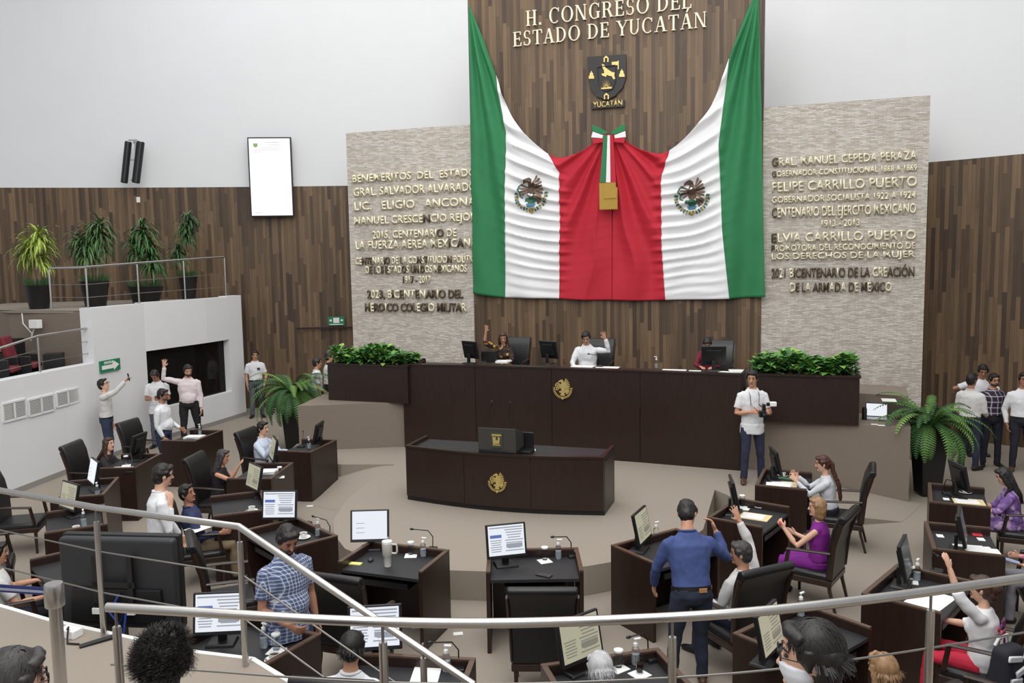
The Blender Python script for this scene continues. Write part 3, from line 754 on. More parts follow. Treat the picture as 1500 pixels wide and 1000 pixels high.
def lectern_table():
    A=at(596,732,.35); B=at(885,755.7,.35); d=(B-A); ln=d.length; ang=math.atan2(d.y,d.x)
    t=thing('speaker_table','long bowed dark wooden speaker table with a gilt eagle on the carpeted stage','table',(A.x,A.y,.35),ang)
    N=12; bow=.20; h=.80; dep=.72
    fr=[(ln*i/N, -bow*math.sin(math.pi*i/N)) for i in range(N+1)]
    def band(p,off,th,z0,z1,nm,m):
        mb=MB(); mb.slab([(x,y+off) for x,y in p]+[(x,y+off+th) for x,y in reversed(p)],z0,z1); return mb.build(nm,m,t,smooth=30)
    for k in range(3):
        p=fr[k*4:k*4+5]; band([(p[0][0]+.003,p[0][1])]+p[1:-1]+[(p[-1][0]-.003,p[-1][1])],0,.05,.07,h,'front_panel',DESKWOOD)
    band(fr,.03,.04,0,.07,'plinth',BLACKP)
    band(fr,-.012,.075,h,h+.03,'edge_trim',DESKWOOD)
    mb=MB(); mb.slab([(x,y+.07) for x,y in fr]+[(ln,dep),(0,dep)],h-.06,h-.025); mb.build('worktop',BLACKTOP,t,smooth=0)
    for x in (-.0,ln-.05):
        mb=MB(); mb.slab([(x,0.05 if False else .06),(x+.05,.06),(x+.05,dep+.02),(x,dep+.02)],0,h+.03); mb.build('side_panel',DESKWOOD,t,smooth=0)
    # crest
    pp=t.matrix_world if False else None
    u=(at(729,700,.6)-A).dot(d.normalized()); 
    M0=Matrix.Translation(A)@Matrix.Rotation(ang,4,'Z')
    v=M0.inverted()@atp(729,706,A,Vector((-d.y,d.x,0)).normalized())
    yb=-bow*math.sin(math.pi*v.x/ln)
    v=M0.inverted()@atp(729,706,M0@Vector((v.x,yb,0)),Vector((-d.y,d.x,0)).normalized())
    emblem('gilt_eagle',Matrix.Translation((v.x,yb-.004,v.z))@Matrix.Rotation(0,4,'Z'),.145,[GOLD],.012,t)
    return t,M0,h+.35
LT,LM,LZ=lectern_table(); LTOP=.35+.775
# lectern standing on it
b=at(731,668,LTOP); 
t=thing('lectern','small black desktop lectern with a gilt crest and two microphones on the speaker table','lectern',(b.x,b.y-.0,LTOP),LT.rotation_euler.z)
m=MB(); m.box((0,.12,.05),(.56,.40,.10)); m.build('base',BLACKP,t,bevel=.008)
m=MB(); m.prism([(-.08,.10),(.30,.10),(.30,.30),(-.08,.42)],.56,Matrix(((0,1,0,-.28),(1,0,0,0),(0,0,1,0),(0,0,0,1)))); m.build('body',mat('lectern_grey',(58,55,53),.5),t,smooth=0,bevel=.008)
m=MB(); m.prism([(-.08,.14),(.08,.14),(.09,.36),(-.09,.36)],.012,Matrix.Identity(4),base=-.092); m.build('crest_plate',mat('crest_green',(60,66,50),.5),t,smooth=0)
m=MB()
for p in ([(-.05,.17),(.05,.17),(.06,.30),(-.06,.30)],): m.prism([p[0],(p[0][0],p[0][1]+.01),(p[3][0],p[3][1]),(p[3][0]+.02,p[3][1]),(p[0][0]+.02,p[0][1]+.01)],.006,Matrix.Identity(4),base=-.098)
m.prism([(-.055,.175),(.055,.175),(.055,.19),(-.055,.19)],.006,Matrix.Identity(4),base=-.098)
m.prism([(-.03,.20),(.04,.20),(.05,.29),(.02,.30),(.02,.25),(-.01,.25),(-.01,.30),(-.04,.29)],.006,Matrix.Identity(4),base=-.098)
m.prism([(-.07,.31),(.07,.31),(.07,.335),(-.07,.335)],.006,Matrix.Identity(4),base=-.098); m.build('crest',GOLD,t,smooth=0)
for x,tx in ((-.16,.06),(.14,.03)):
    m=MB(); m.ball((x,0,.39),(.025,.025,.015)); m.tube([(x,.0,.385),(x,.02,.5),(x+tx*.3,.03,.62),(x+tx,.0,.74)],.007,6); m.build('microphone_stem',BLACKP,t)
    m=MB(); m.ball((x+tx+.012,-.01,.765),(.014,.014,.035)); m.build('microphone',BLACKP,t)
b=at(768,664,LTOP); t=thing('laptop_dock','flat black device box beside the lectern on the speaker table','device',(b.x,b.y,LTOP),LT.rotation_euler.z)
m=MB(); m.box((0,0,.03),(.24,.26,.06)); m.build('base',BLACKP,t,bevel=.006)
m=MB(); m.box((.0,.11,.17),(.22,.03,.24)); m.build('screen_back',BLACKP,t,bevel=.006)
# ================================================================== FURNITURE
def polar(v,yaw): c,s=math.cos(yaw),math.sin(yaw); return Vector((v[0]*c-v[1]*s, v[0]*s+v[1]*c))
OFF=Vector((0,-60,0))
def make_chair():
    t=thing('armchair','dark leather armchair','chair')
    for sx in (-1,1):
        m=MB(); m.tube([(sx*.245,.225,.0),(sx*.25,.225,.34)],[(.019,.019),(.029,.029)],4,hint=(1,1,0)); m.build('leg',CHAIRWOOD,t,smooth=0,bevel=.004)
        m=MB(); m.tube([(sx*.235,-.315,.0),(sx*.24,-.25,.25),(sx*.245,-.235,.42)],[(.019,.019),(.025,.025),(.029,.029)],4,hint=(1,1,0)); m.build('leg',CHAIRWOOD,t,smooth=0,bevel=.004)
    m=MB(); m.box((0,-.005,.335),(.56,.54,.07)); m.build('seat_frame',CHAIRWOOD,t,smooth=0,bevel=.01)
    m=MB(); m.box((0,.01,.395),(.535,.52,.08),top=(.95,.95)); m.build('seat',LEATHER,t,bevel=.03,seg=3)
    m=MB(); prof=[(-.21,.37),(-.225,.70),(-.275,.95),(-.335,1.09),(-.375,1.115),(-.415,1.10),(-.425,1.06),(-.385,1.0),(-.335,.90),(-.295,.70),(-.275,.37)]
    MX=Matrix(((0,1,0,0),(1,0,0,0),(0,0,1,0),(0,0,0,1)))
    m.prism(prof,.55,MX,base=-.275)
    for v in m.v: v.x*= 1+.10*(v.z-.44)/.66
    m.build('backrest',LEATHER,t,smooth=40,bevel=.02,seg=3)
    m=MB()
    for sx in (-1,1): m.tube([(sx*.27,-.262,.40),(sx*.285,-.30,.75),(sx*.30,-.375,1.02)],[(.016,.03)]*3,4,hint=(1,1,0))
    for i,sx in enumerate((-1,1)):
        a=MB(); a.tube([(sx*.275,-.262,.40),(sx*.290,-.295,.75),(sx*.303,-.37,1.02)],[(.014,.03)]*3,6,hint=(1,0,0)); a.build('back_frame',CHAIRWOOD,t,smooth=0)
        a=MB(); a.tube([(sx*.29,-.265,.685),(sx*.295,-.05,.675),(sx*.29,.20,.655)],[(.024,.015),(.027,.015),(.027,.015)],6,hint=(1,0,0)); ar=a.build('armrest',CHAIRWOOD,t,smooth=0)
        a=MB(); a.tube([(sx*.285,.185,.65),(sx*.275,.225,.42)],[(.018,.022),(.02,.024)],6,hint=(1,0,0)); a.build('arm_support',CHAIRWOOD,t,smooth=0)
    return reg(t)
CHAIR0=make_chair(); CH_USED=[False]
def chair(x,y,yaw,label,z=0.0,group='leather armchairs in the hall'):
    if not CH_USED[0]:
        CH_USED[0]=True; o=CHAIR0; o.location=(x,y,z); o.rotation_euler=(0,0,yaw); o['label']=label; o['group']=group; return o
    return copy_tree(CHAIR0,(x,y,z),yaw,label,group)
DW,DD=.96,.66
def make_desk():
    t=thing('desk','dark wooden desk','desk'); w,d=DW/2,DD/2
    m=MB(); m.box((0,d-.02,.42),(DW-.09,.04,.80)); m.build('front_panel',DESKWOOD,t,smooth=0,bevel=.003)
    m=MB(); m.box((0,d-.03,.02),(DW-.12,.03,.04)); m.build('plinth',BLACKP,t,smooth=0)
    for sx in (-1,1):
        m=MB(); m.box((sx*(w-.02),0,.41),(.04,DD,.82)); m.build('side_panel',DESKWOOD,t,smooth=0,bevel=.003)
    m=MB(); m.box((0,d-.02,.829),(DW,.042,.014)); m.box((-(w-.021),-.02,.829),(.042,DD-.05,.014)); m.box((w-.021,-.02,.829),(.042,DD-.05,.014)); m.build('rim',RIMWOOD,t,smooth=0)
    m=MB(); m.box((0,-.02,.735),(DW-.085,DD-.05,.03)); m.build('worktop',BLACKTOP,t,smooth=0)
    m=MB(); m.box((0,-.10,.64),(.60,.40,.06)); m.build('drawer',BLACKP,t,smooth=0)
    return reg(t)
DESK0=make_desk(); DK=[False]; DZ=.75
def desk(x,y,yawdeg,label,z=0):
    yaw=R(yawdeg)
    if not DK[0]:
        DK[0]=True; o=DESK0; o.location=(x,y,z); o.rotation_euler=(0,0,yaw); o['label']=label; o['group']='desks of the horseshoe'; return o
    return copy_tree(DESK0,(x,y,z),yaw,label,'desks of the horseshoe')
D=dict(A=(-3.52,13.68,-104),B=(-3.78,12.0,-94),C=(-3.56,10.33,-68),C2=(-2.56,9.10,-48),D=(-1.265,8.30,-20),E=(.185,8.12,0),
 F=(1.60,8.49,33),G=(2.81,9.58,53),H=(3.72,11.05,66),L1=(-5.84,14.68,-100),L2=(-6.12,12.77,-90),L3=(-5.98,11.2,-76),L4=(-5.38,9.80,-62),L5=(-4.56,8.25,-48),
 L6=(-2.20,6.45,-30),L7=(-.84,5.78,-8),L8=(.72,5.72,14),R4=(2.33,6.42,38),R3=(3.68,7.26,47),R2=(4.80,8.55,68),R1=(5.62,10.15,64))
DN=dict(A='the front desk of the man in pale blue',B='the desk of the grey-haired woman in black',C='the desk of the man in navy',C2='the desk next to the walking man in plaid',
 D='the desk with the tall pale tumbler',E='the centre desk facing the stage',F='the desk beside the man in denim',G='the desk of the woman in purple',H='the desk of the clapping woman in white',
 L1='the desk below the man in the pink shirt',L2='the desk of the long-haired woman in black',L3='the desk with a lit screen by the white wall',L4='the left desk half behind the handrail',
 L5='the desk behind the big television',L6='the desk below the gallery landing',L7='the near desk of the man in white',L8='the near desk of the grey-haired man',
 R4='the near desk with the red cup',R3='the desk of the woman in red trousers',R2='the right desk with piled papers',R1='the desk of the woman in floral purple')
DL=dict(A='dark wooden desk nearest the left fern, behind which a man in pale blue sits',B='dark wooden desk with white papers, of the grey-haired woman in black',C='dark wooden desk with a coffee cup, of the smiling man in navy',
 C2='dark wooden desk with a bright screen, next to the man in a plaid shirt',D='dark wooden desk with a tall pale tumbler and white screen',E='dark wooden desk straight in front of the stage, with an empty chair',
 F='dark wooden desk the man in a denim shirt leans over',G='dark wooden desk with cup and papers, of the woman in purple',H='dark wooden desk with papers, of the woman in white with a ponytail',
 L1='dark wooden desk between the men in white shirts by the control window',L2='dark wooden desk of the long-haired woman in black by the white wall',L3='dark wooden desk with a lit screen turned to an empty chair by the white wall',
 L4='dark wooden desk seen through the left handrail, with a pump bottle',L5='dark wooden desk mostly hidden behind the big black television',L6='dark wooden desk directly below the carpeted landing edge',
 L7='dark wooden desk of the man in white at the bottom of the picture',L8='dark wooden desk of the grey-haired man at the bottom of the picture',R4='dark wooden desk with a red cup, behind the masked woman',
 R3='dark wooden desk with a large white sheet, of the woman in red trousers',R2='dark wooden desk with piled papers, on the right behind the raised arm',R1='dark wooden desk of the woman in floral purple, beside the right fern')
for k,(x,y,a) in D.items(): desk(x,y,a,DL[k])
def dl(k,lx,ly):
    x,y,a=D[k]; v=polar((lx,ly),R(a)); return Vector((x+v.x,y+v.y,0))
CHL=dict(A='leather armchair of the man in pale blue',B='leather armchair of the grey-haired woman in black',C='leather armchair of the smiling man in navy',C2='empty leather armchair between the man in navy and the man in plaid',
 D='empty leather armchair in front of the tall pale tumbler',E='empty leather armchair seen from behind at the centre desk',F='leather armchair with its back to us, of the grey-haired man raising an arm',G='leather armchair of the woman in purple',H='leather armchair behind the woman with the ponytail',
 L1='empty leather armchair by the white wall, beside the men in white',L2='leather armchair of the long-haired woman in black',L3='empty leather armchair against the white wall, facing the lit screen',L4='empty leather armchair at the far left edge, seen side-on',L5='leather armchair of the person in grey at the left edge',
 L7='leather armchair of the man in white at the bottom',L8='leather armchair of the grey-haired man at the bottom',R3='leather armchair of the woman in red trousers',R2='leather armchair of the person in pink',R1='leather armchair of the woman in floral purple')
CP=dict(A=(0,-.78),B=(.0,-.80),C=(.0,-.92),C2=(.25,-.98),D=(.05,-.88),E=(.05,-1.02),F=(.30,-.90),G=(.10,-.85),H=(-.05,-1.05),L1=(.10,-.85),L2=(0,-.75),L3=(-.1,-.85),L4=(-.1,-.95),L5=(0,-.66),L7=(0,-.72),L8=(0,-.72),R3=(0,-.8),R2=(0,-.8),R1=(0,-.8))
CHP={}; SITPOS={}
# crown of each seated person in the picture, height, forward lean, chair offset behind
CROWN=dict(L2=(162,642,1.60,.22,-.16),A=(383,618,1.72,0,0),B=(326,659,1.60,.12,-.04),C=(270,711,1.70,-.14,.0),F=(1091,795,1.70,-.05,-.02),G=(1199,730,1.62,.04,.02),H=(1206,668,1.64,.12,-.20),
  R1=(1474,685,1.62,.14,-.14),R3=(1441,845,1.62,.04,-.04),L7=(513,930,1.70,.06,-.02),L8=(882,960,1.66,.08,-.02),K=(1298,962,1.64,0,0))
CHL['K']='leather armchair of the person in khaki at the bottom right'; D['K']=(2.25,5.3,30)
for k in list(CP)+['K']:
    yaw=R(D[k][2])
    if k in CROWN:
        px,py,h,ln,ch=CROWN[k]; s_=h*.94/1.70; zc=.405+(.075+.80/math.sqrt(1+ln*ln))*s_; p=at(px,py,zc)
        o=polar((0,(-.06+.82*ln)*s_),yaw); p=Vector((p.x-o.x,p.y-o.y)); SITPOS[k]=(p.x,p.y); c=p+polar((0,ch),yaw)
    else:
        c=dl(k,*CP[k])
    if k=='C2': c=at(340,866,.46); yaw=R(-66)
    CHP[k]=(c.x,c.y,yaw); chair(c.x,c.y,yaw+{'F':R(-8),'E':R(-2)}.get(k,0),CHL[k])
BAGP=at(1476,1004,.55); chair(BAGP.x,BAGP.y,R(40),'leather armchair holding the printed backpack at the bottom right')
# presidium chairs
PY=R(162)
PCH={}
for nm,px,lab in (('w',750,'black leather armchair of the woman raising her arm at the bench'),('m',874,'black leather armchair of the man in white at the bench'),('r',1050,'black leather armchair of the person in red at the bench')):
    p=atp(px,535,(2.05+1.05*.309*1.0+0.0,14.1+1.75,0),NIN); p=Vector((p.x,p.y,1.2)); PCH[nm]=p
    chair(p.x,p.y,PY,lab,1.2,'leather armchairs at the bench')

# ------------------------------------------------------------------ desk equipment
SCR_W=mat('screen_white',(236,240,248),.3,emit=.95); SCR_T=mat('screen_text',(168,174,186),.3,emit=.75); SCR_B=mat('screen_blue',(98,120,196),.3,emit=.8)
SCR_C=mat('screen_cream',(208,204,176),.3,emit=.62); SCR_CT=mat('screen_cream_text',(166,164,148),.3,emit=.5); SCR_O=mat('screen_dim',(116,122,120),.2,emit=.35)
def make_monitor(kind):
    t=thing('monitor','black monitor','monitor')
    m=MB(); m.box((0,.03,.012),(.24,.18,.024),top=(.9,.9)); m.build('base',BLACKP,t,bevel=.006)
    m=MB(); m.box((0,.05,.10),(.07,.035,.17)); m.build('neck',BLACKP,t,bevel=.005)
    TM=Matrix.Translation((0,.0,.27))@Matrix.Rotation(R(-12),4,'X')
    m=MB(); m.box((0,0,0),(.42,.035,.345)); m.xf(TM); m.build('housing',BLACKP if kind!='grey' else DARKP,t,smooth=0,bevel=.006)
    m=MB(); m.box((0,.03,0),(.28,.03,.22),top=(.9,1)); m.xf(TM); m.build('back_cover',BLACKP,t,smooth=0,bevel=.006)
    m=MB(); y=-.0185; m.box((0,y,.008),(.376,.003,.298))
    rnd=random.Random(hash(kind)%97 if False else len(kind))
    if kind in ('doc','cream'):
        def strip(x,z,w,h,mi): m.box((x,y-.002,z),(w,.002,h),mi=mi)
        if kind=='doc': strip(-.11,.05,.12,.032,2); strip(.0,.135,.35,.012,1)
        for i in range(6): strip(-.11,.01-i*.022,.12-.01*(i%3),.009,1)
        for i in range(9): strip(.08,.11-i*.026,.19-.02*(i%4),.010,1)
        strip(.08,-.05,.17,.04,1)
    elif kind=='white' or kind=='grey':
        for i in range(3): m.box((-.10,y-.002,.03-i*.05),(.09,.002,.006),mi=1)
    m.xf(TM); a,b,c={'doc':(SCR_W,SCR_T,SCR_B),'white':(SCR_W,SCR_T,SCR_B),'grey':(SCR_W,SCR_T,SCR_B),'cream':(SCR_C,SCR_CT,SCR_CT),'dim':(SCR_O,SCR_O,SCR_O)}[kind]
    m.build('screen',[a,b,c],t,smooth=0)
    o=reg(t); o.location=(0,-60,0); return o
def one_of(maker):
    store={}
    def place(loc,rz,label,group=None,kind=None):
        if kind not in store:
            o=maker(kind) if kind is not None else maker(); store[kind]=o; o.location=loc; o.rotation_euler=(0,0,rz); o['label']=label
            if group: o['group']=group
            return o
        return copy_tree(store[kind],loc,rz,label,group)
    return place
put_mon=one_of(make_monitor)
def mk_bottle():
    t=thing('sanitizer_bottle','clear pump bottle','bottle')
    m=MB(); m.lathe([(.001,0),(.03,.002),(.032,.02),(.032,.11),(.026,.135),(.013,.145),(.013,.155),(.001,.156)],n=14); m.build('bottle_body',GLASS,t)
    m=MB(); m.lathe([(.001,.15),(.017,.15),(.017,.172),(.006,.175),(.006,.20),(.001,.20)],n=12); m.build('cap',CERAMIC,t)
    m=MB(); m.box((0,-.014,.205),(.02,.055,.012)); m.build('pump_head',CERAMIC,t,bevel=.003); 
    m=MB(); m.lathe([(.001,.004),(.026,.006),(.027,.085),(.001,.086)],n=12); m.build('gel',mat('clear_gel',(214,222,226),.1,trans=.6),t); return reg(t)
def mk_glass(kind):
    t=thing('drinking_glass','clear drinking glass','glass')
    m=MB(); m.lathe([(.001,.0),(.026,.0),(.034,.13),(.031,.13),(.024,.012),(.001,.012)],n=16); m.build('tumbler',GLASS,t)
    if kind=='dark': m=MB(); m.lathe([(.001,.013),(.0235,.013),(.028,.075),(.001,.075)],n=14); m.build('dark_drink',mat('cola',(38,18,14),.1),t)
    else: m=MB(); m.lathe([(.001,.122),(.036,.122),(.036,.136),(.001,.138)],n=16); m.build('paper_lid',PAPER,t)
    return reg(t)
def mk_cup():
    t=thing('coffee_cup','white coffee cup','cup')
    m=MB(); m.lathe([(.001,0),(.04,.0),(.078,.014),(.076,.018),(.04,.006),(.001,.006)],n=24); m.build('saucer',CERAMIC,t)
    m=MB(); m.lathe([(.001,.008),(.024,.008),(.038,.03),(.043,.065),(.040,.065),(.034,.03),(.02,.014),(.001,.014)],n=20); m.build('cup_body',CERAMIC,t)
    m=MB(); m.tube([(.040,0,.052),(.060,0,.052),(.063,0,.035),(.045,0,.024),(.036,0,.024)],.005,8); m.build('handle',CERAMIC,t)
    m=MB(); m.lathe([(.001,.05),(.037,.05),(.037,.052),(.001,.052)],n=16); m.build('coffee',mat('coffee',(48,30,20),.2),t)
    m=MB(); m.box((.02,-.062,.021),(.11,.012,.003)); m.build('spoon',STEEL,t); return reg(t)
def mk_mic():
    t=thing('gooseneck_microphone','black gooseneck microphone','microphone')
    m=MB(); m.box((0,0,.015),(.10,.13,.03),top=(.9,.85)); m.build('base',BLACKP,t,bevel=.005)
    m=MB(); m.tube([(0,.03,.03),(0,.04,.14),(-.05,.03,.21),(-.14,.0,.225),(-.20,-.02,.235)],.006,6); m.build('neck',BLACKP,t)
    m=MB(); m.ball((-.215,-.025,.238),(.024,.013,.013)); m.build('head',BLACKP,t); return reg(t)
def mk_paper(kind):
    sz={'sheet':(.21,.29,.004),'pile':(.24,.32,.03),'napkin':(.13,.13,.004),'card':(.10,.07,.004),'folder':(.26,.35,.006),'wide':(.42,.30,.006),'note':(.13,.06,.01)}[kind]
    m=MB(); m.box((0,0,sz[2]/2),sz)
    if kind=='pile': m.box((.03,.02,sz[2]+.004),(sz[0]*.9,sz[1]*.8,.006),rz=.15)
    if kind in('folder',):
        m.box((-.01,.02,sz[2]+.003),(.20,.26,.004),rz=.06,mi=1)
    o=m.build({'napkin':'paper_napkin','folder':'paper_folder','note':'sticky_note','card':'paper_card'}.get(kind,'paper_sheets'),
      [CREAM if kind=='folder' else (mat('yellow_note',(238,228,140),.8) if kind=='note' else PAPER),PAPER],smooth=0)
    tag(o,'white paper','paper'); CH[o.name]=[]; return o
put_bottle=one_of(mk_bottle); put_glass=one_of(mk_glass); put_cup=one_of(mk_cup); put_mic=one_of(mk_mic); put_paper=one_of(mk_paper)
_pp=put_paper
def put_paper(loc,rz,label,group=None,kind='sheet'):
    o=_pp(loc,rz,label,group,kind); o['category']={'napkin':'napkin','folder':'folder','card':'card','note':'note'}.get(kind,'paper'); return o
def dp(px,py): p=at(px,py,DZ); return Vector((p.x,p.y,DZ+.001))
G_M,G_B,G_G,G_C,G_P,G_MIC='monitors on the desks','pump bottles on the desks','glasses on the desks','coffee cups on the desks','papers on the desks','microphones on the desks'
def mon(k,px,py,kind,dy=0,desc='black monitor'): put_mon(dp(px,py),R(D[k][2]+dy),f'{desc.rstrip(",")} on {DN[k]}',G_M,kind)
mon('E',742,829,'doc',14,'black monitor with a document page,'); mon('D',543,805,'grey',22,'grey-framed monitor with a white screen,'); mon('F',940,806,'cream',30,'black monitor with a cream page,')
mon('G',1075,752,'dim',28,'black monitor turned edge-on,'); mon('H',1136,703,'dim',20,'black monitor turned edge-on,'); mon('A',467,656,'dim',10,'black monitor seen edge-on,')
mon('B',402,682,'cream',28,'black monitor with a dim page,'); mon('C',374,727,'cream',18,'black monitor with a cream page,'); mon('C2',411,772,'doc',46,'black monitor with a bright page,')
mon('L2',204,674,'dim',-6,'black monitor tilted back,'); mon('L3',139,718,'white',25,'black lit monitor,'); mon('L4',104,757,'cream',25,'black monitor with a pale page,')
mon('R1',1404,727,'dim',24,'black monitor with a grey screen,'); mon('R2',1408,808,'dim',-8,'large black monitor seen from behind,'); mon('R3',1325,858,'dim',10,'black monitor seen edge-on,')
mon('L6',324,944,'doc',34,'black monitor with a document page,'); mon('L7',551,967,'doc',14,'black monitor behind a dark head'); mon('L8',849,985,'cream',24,'black monitor with a cream page,')
mon('R4',1126,972,'cream',14,'black monitor beside the masked woman')
for k,px,py in (('E',818,818),('D',620,815),('F',961,791),('A',453,657),('C2',466,785),('L1',293,637),('L3',143,728),('L4',123,770),('R3',1343,850),('L6',387,948),('L7',654,983),('L8',931,973),('R4',1173,902)):
    put_bottle(dp(px,py),R(D[k][2]+90),f'clear pump bottle on {DN[k]}',G_B)
for k,px,py,kd in (('E',798,820,'lid'),('D',602,812,'lid'),('G',1087,741,'lid'),('R3',1334,850,'lid'),('L6',405,952,'lid'),('L8',906,977,'lid'),('L8',937,986,'dark'),('B',410,697,'lid'),('L2',185,680,'lid')):
    n=put_paper(dp(px,py+2),R(D[k][2]+20),f'white paper napkin under the {"dark drink" if kd=="dark" else "glass"} on {DN[k]}','paper napkins under glasses','napkin')
    q=dp(px,py); q.z+=.005; put_glass(q,0,f'{"glass of dark drink" if kd=="dark" else "clear drinking glass"} on a napkin on {DN[k]}',G_G,kd)
for k,px,py in (('G',1113,743),('C',369,749),('C2',445,788),('L6',402,968),('R1',1414,722),('L4',112,778),('H',1147,697)):
    put_cup(dp(px,py),R(D[k][2]-30),f'white coffee cup on a saucer on {DN[k]}',G_C)
for k,px,py in (('E',838,815),('D',633,806),('L7',672,981),('L8',953,966),('A',441,655),('C2',480,790),('L2',190,692),('R3',1372,838),('R1',1388,724)):
    put_mic(dp(px,py),R(D[k][2]+10),f'black gooseneck microphone on {DN[k]}',G_MIC)
for k,px,py,kd,lab in (('G',1106,757,'folder','white sheet on a cream folder'),('H',1148,709,'folder','white sheets on a cream folder'),('H',1140,714,'pile','curling white papers'),('G',1093,746,'card','small white slip'),
   ('B',389,692,'pile','pile of white papers'),('L1',285,641,'pile','stack of white papers'),('L2',178,686,'sheet','white sheets'),('C',388,744,'card','small white card'),('C',395,738,'card','second white card by the screen'),
   ('R1',1419,735,'folder','cream folder'),('R2',1440,812,'pile','thick pile of white papers'),('R2',1437,790,'card','white card'),('R2',1420,803,'sheet','curled white sheet'),('R2',1377,785,'card','white slip beside the screen'),
   ('R3',1363,879,'wide','large white printed sheet'),('L7',625,985,'sheet','white sheet of paper'),('D',521,826,'note','yellow sticky note'),('R1',1386,731,'card','white card by the screen'),('L4',97,787,'card','white card')):
    put_paper(dp(px,py),R(D[k][2]+ (5 if kd!='wide' else -5)),f'{lab} on {DN[k]}',None if kd=='note' else G_P,kd)
# single things
p=dp(568,829); t=thing('insulated_tumbler','tall pale insulated tumbler with a handle, beside the white screen','tumbler',p,R(-10))
TUM=mat('tumbler_cream',(214,210,202),.35)
m=MB(); m.lathe([(.001,0),(.035,0),(.040,.11),(.052,.125),(.054,.245),(.001,.246)],n=20); m.build('body',TUM,t)
m=MB(); m.lathe([(.001,.245),(.054,.245),(.052,.268),(.03,.275),(.001,.276)],n=20); m.build('lid',CERAMIC,t)
m=MB(); m.tube([(.05,0,.235),(.10,0,.235),(.105,0,.21),(.105,0,.155),(.095,0,.14),(.05,0,.14)],.010,8); m.build('handle',TUM,t)
m=MB(); m.tube([(.01,0,.27),(.013,0,.31)],.005,8); m.build('straw',CERAMIC,t)
t=thing('mobile_phone','black phone lying on the centre desk facing the stage','phone',dp(797,843),R(60)); m=MB(); m.box((0,0,.006),(.075,.16,.010)); m.build('case',BLACKP,t,bevel=.004)
m=MB(); m.box((0,0,.0115),(.068,.15,.001)); m.build('screen',mat('phone_glass',(14,14,17),.08),t,smooth=0)
t=thing('computer_mouse','dark computer mouse below the white screen','mouse',dp(543,821)); m=MB(); m.ball((0,0,.012),(.03,.05,.02)); m.build('shell',DARKP,t)
p=dp(1204,950); t=thing('party_cup','red plastic cup with a pale rim on the near right desk','cup',p); m=MB(); m.lathe([(.001,0),(.030,0),(.044,.125),(.001,.125)],n=18); m.build('cup_body',mat('cup_red',(206,66,48),.4),t)
m=MB(); m.lathe([(.043,.122),(.047,.126),(.047,.136),(.041,.136),(.039,.10)],n=18); m.build('rim',CERAMIC,t)
def simple(name,label,cat,p,size,m,rz=0,bev=.004,group=None):
    mb=MB(); mb.box((0,0,size[2]/2),size); o=mb.build(name,m,smooth=0,bevel=bev); o.location=p; o.rotation_euler=(0,0,rz); return tag(o,label,cat,group)
RED=mat('red_plastic',(190,52,62),.5)
simple('red_folder','small red folder on the right desk with piled papers','folder',dp(1431,783),(.14,.10,.012),RED,R(70))
simple('tablet','black tablet lying on the cream folder of the woman in floral purple','tablet',dp(1410,730)+Vector((0,0,.01)),(.16,.11,.01),BLACKP,R(64))
simple('green_folder','green folder on the desk of the clapping woman in white','folder',dp(1152,701),(.10,.22,.008),mat('green_card',(72,116,72),.7),R(60))
simple('recorder','small black recorder on the desk below the man in pink','recorder',dp(287,636),(.06,.09,.10),BLACKP,R(20))
simple('card_reader','small black reader on the desk of the man in navy','reader',dp(392,737),(.06,.09,.09),BLACKP,R(-60))
simple('ashtray','dark round-cornered tray on the desk next to the man in plaid','tray',dp(452,771),(.07,.07,.06),DARKP,R(-40))
simple('pen','black pen lying on the desk of the man in navy','pen',dp(347,752),(.15,.012,.01),BLACKP,R(20))
for px,py,lab in ((637,925,'white card lying on the carpet nearer the tumbler desk'),(671,928,'white card lying on the carpet nearer the centre desk'),(454,741,'white slip on the carpet below the front left desk'),(610,918,'small white slip on the carpet beside the tumbler desk leg')):
    p=at(px,py,0.003); put_paper(p,R(8),lab,'white cards on the carpet','card')

# on the bench
BZ=1.97-.06
def bp(px,py): p=at(px,py,BZ+.06); return Vector((p.x,p.y,BZ+.001))
def shift(p,k): q=p+NIN*k; return Vector((q.x,q.y,BZ+.001))
for px,lab,kx in ((680,'black monitor at the left end of the bench by the planter',-28),(797,'black monitor left of the man in white on the bench',-25),(1043,'black monitor in front of the person in red on the bench',8)):
    put_mon(shift(bp(px,531 if px<900 else 542),.35),PY+R(kx),lab,'monitors on the bench','dim')
for px,py,lab,kd,s in ((733,528,'stack of white papers before the woman on the bench','pile',.20),(850,534,'white sheets left of the centre on the bench','wide',.2),(886,536,'white papers right of the man in white on the bench','wide',.22),(985,540,'flat white papers left of the person in red','wide',.2),(1016,541,'second white sheet left of the person in red','sheet',.18),(1062,543,'cream folder right of the person in red','folder',.2),(1079,543,'folded white papers at the right end of the bench','pile',.25)):
    put_paper(shift(bp(px,py),s),PY,lab,'papers on the bench',kd)
put_bottle(shift(bp(958,537),.3),PY+1.5,'clear pump bottle standing alone on the bench','bottles on the bench')
put_mic(shift(bp(700,529),.3),PY+R(-60),'thin black microphone at the left of the bench','microphones on the bench'); put_mic(shift(bp(872,537),.45),PY+R(180),'black microphone bent towards the man in white on the bench','microphones on the bench')
simple('document_tray','black box before the woman raising her arm on the bench','tray',shift(bp(708,529),.4),(.30,.22,.22),BLACKP,PY)
simple('wooden_gavel','small wooden gavel stand left of the man in white on the bench','gavel',shift(bp(821,532),.3),(.05,.05,.12),mat('gavel_wood',(96,58,40),.4),PY+.5)
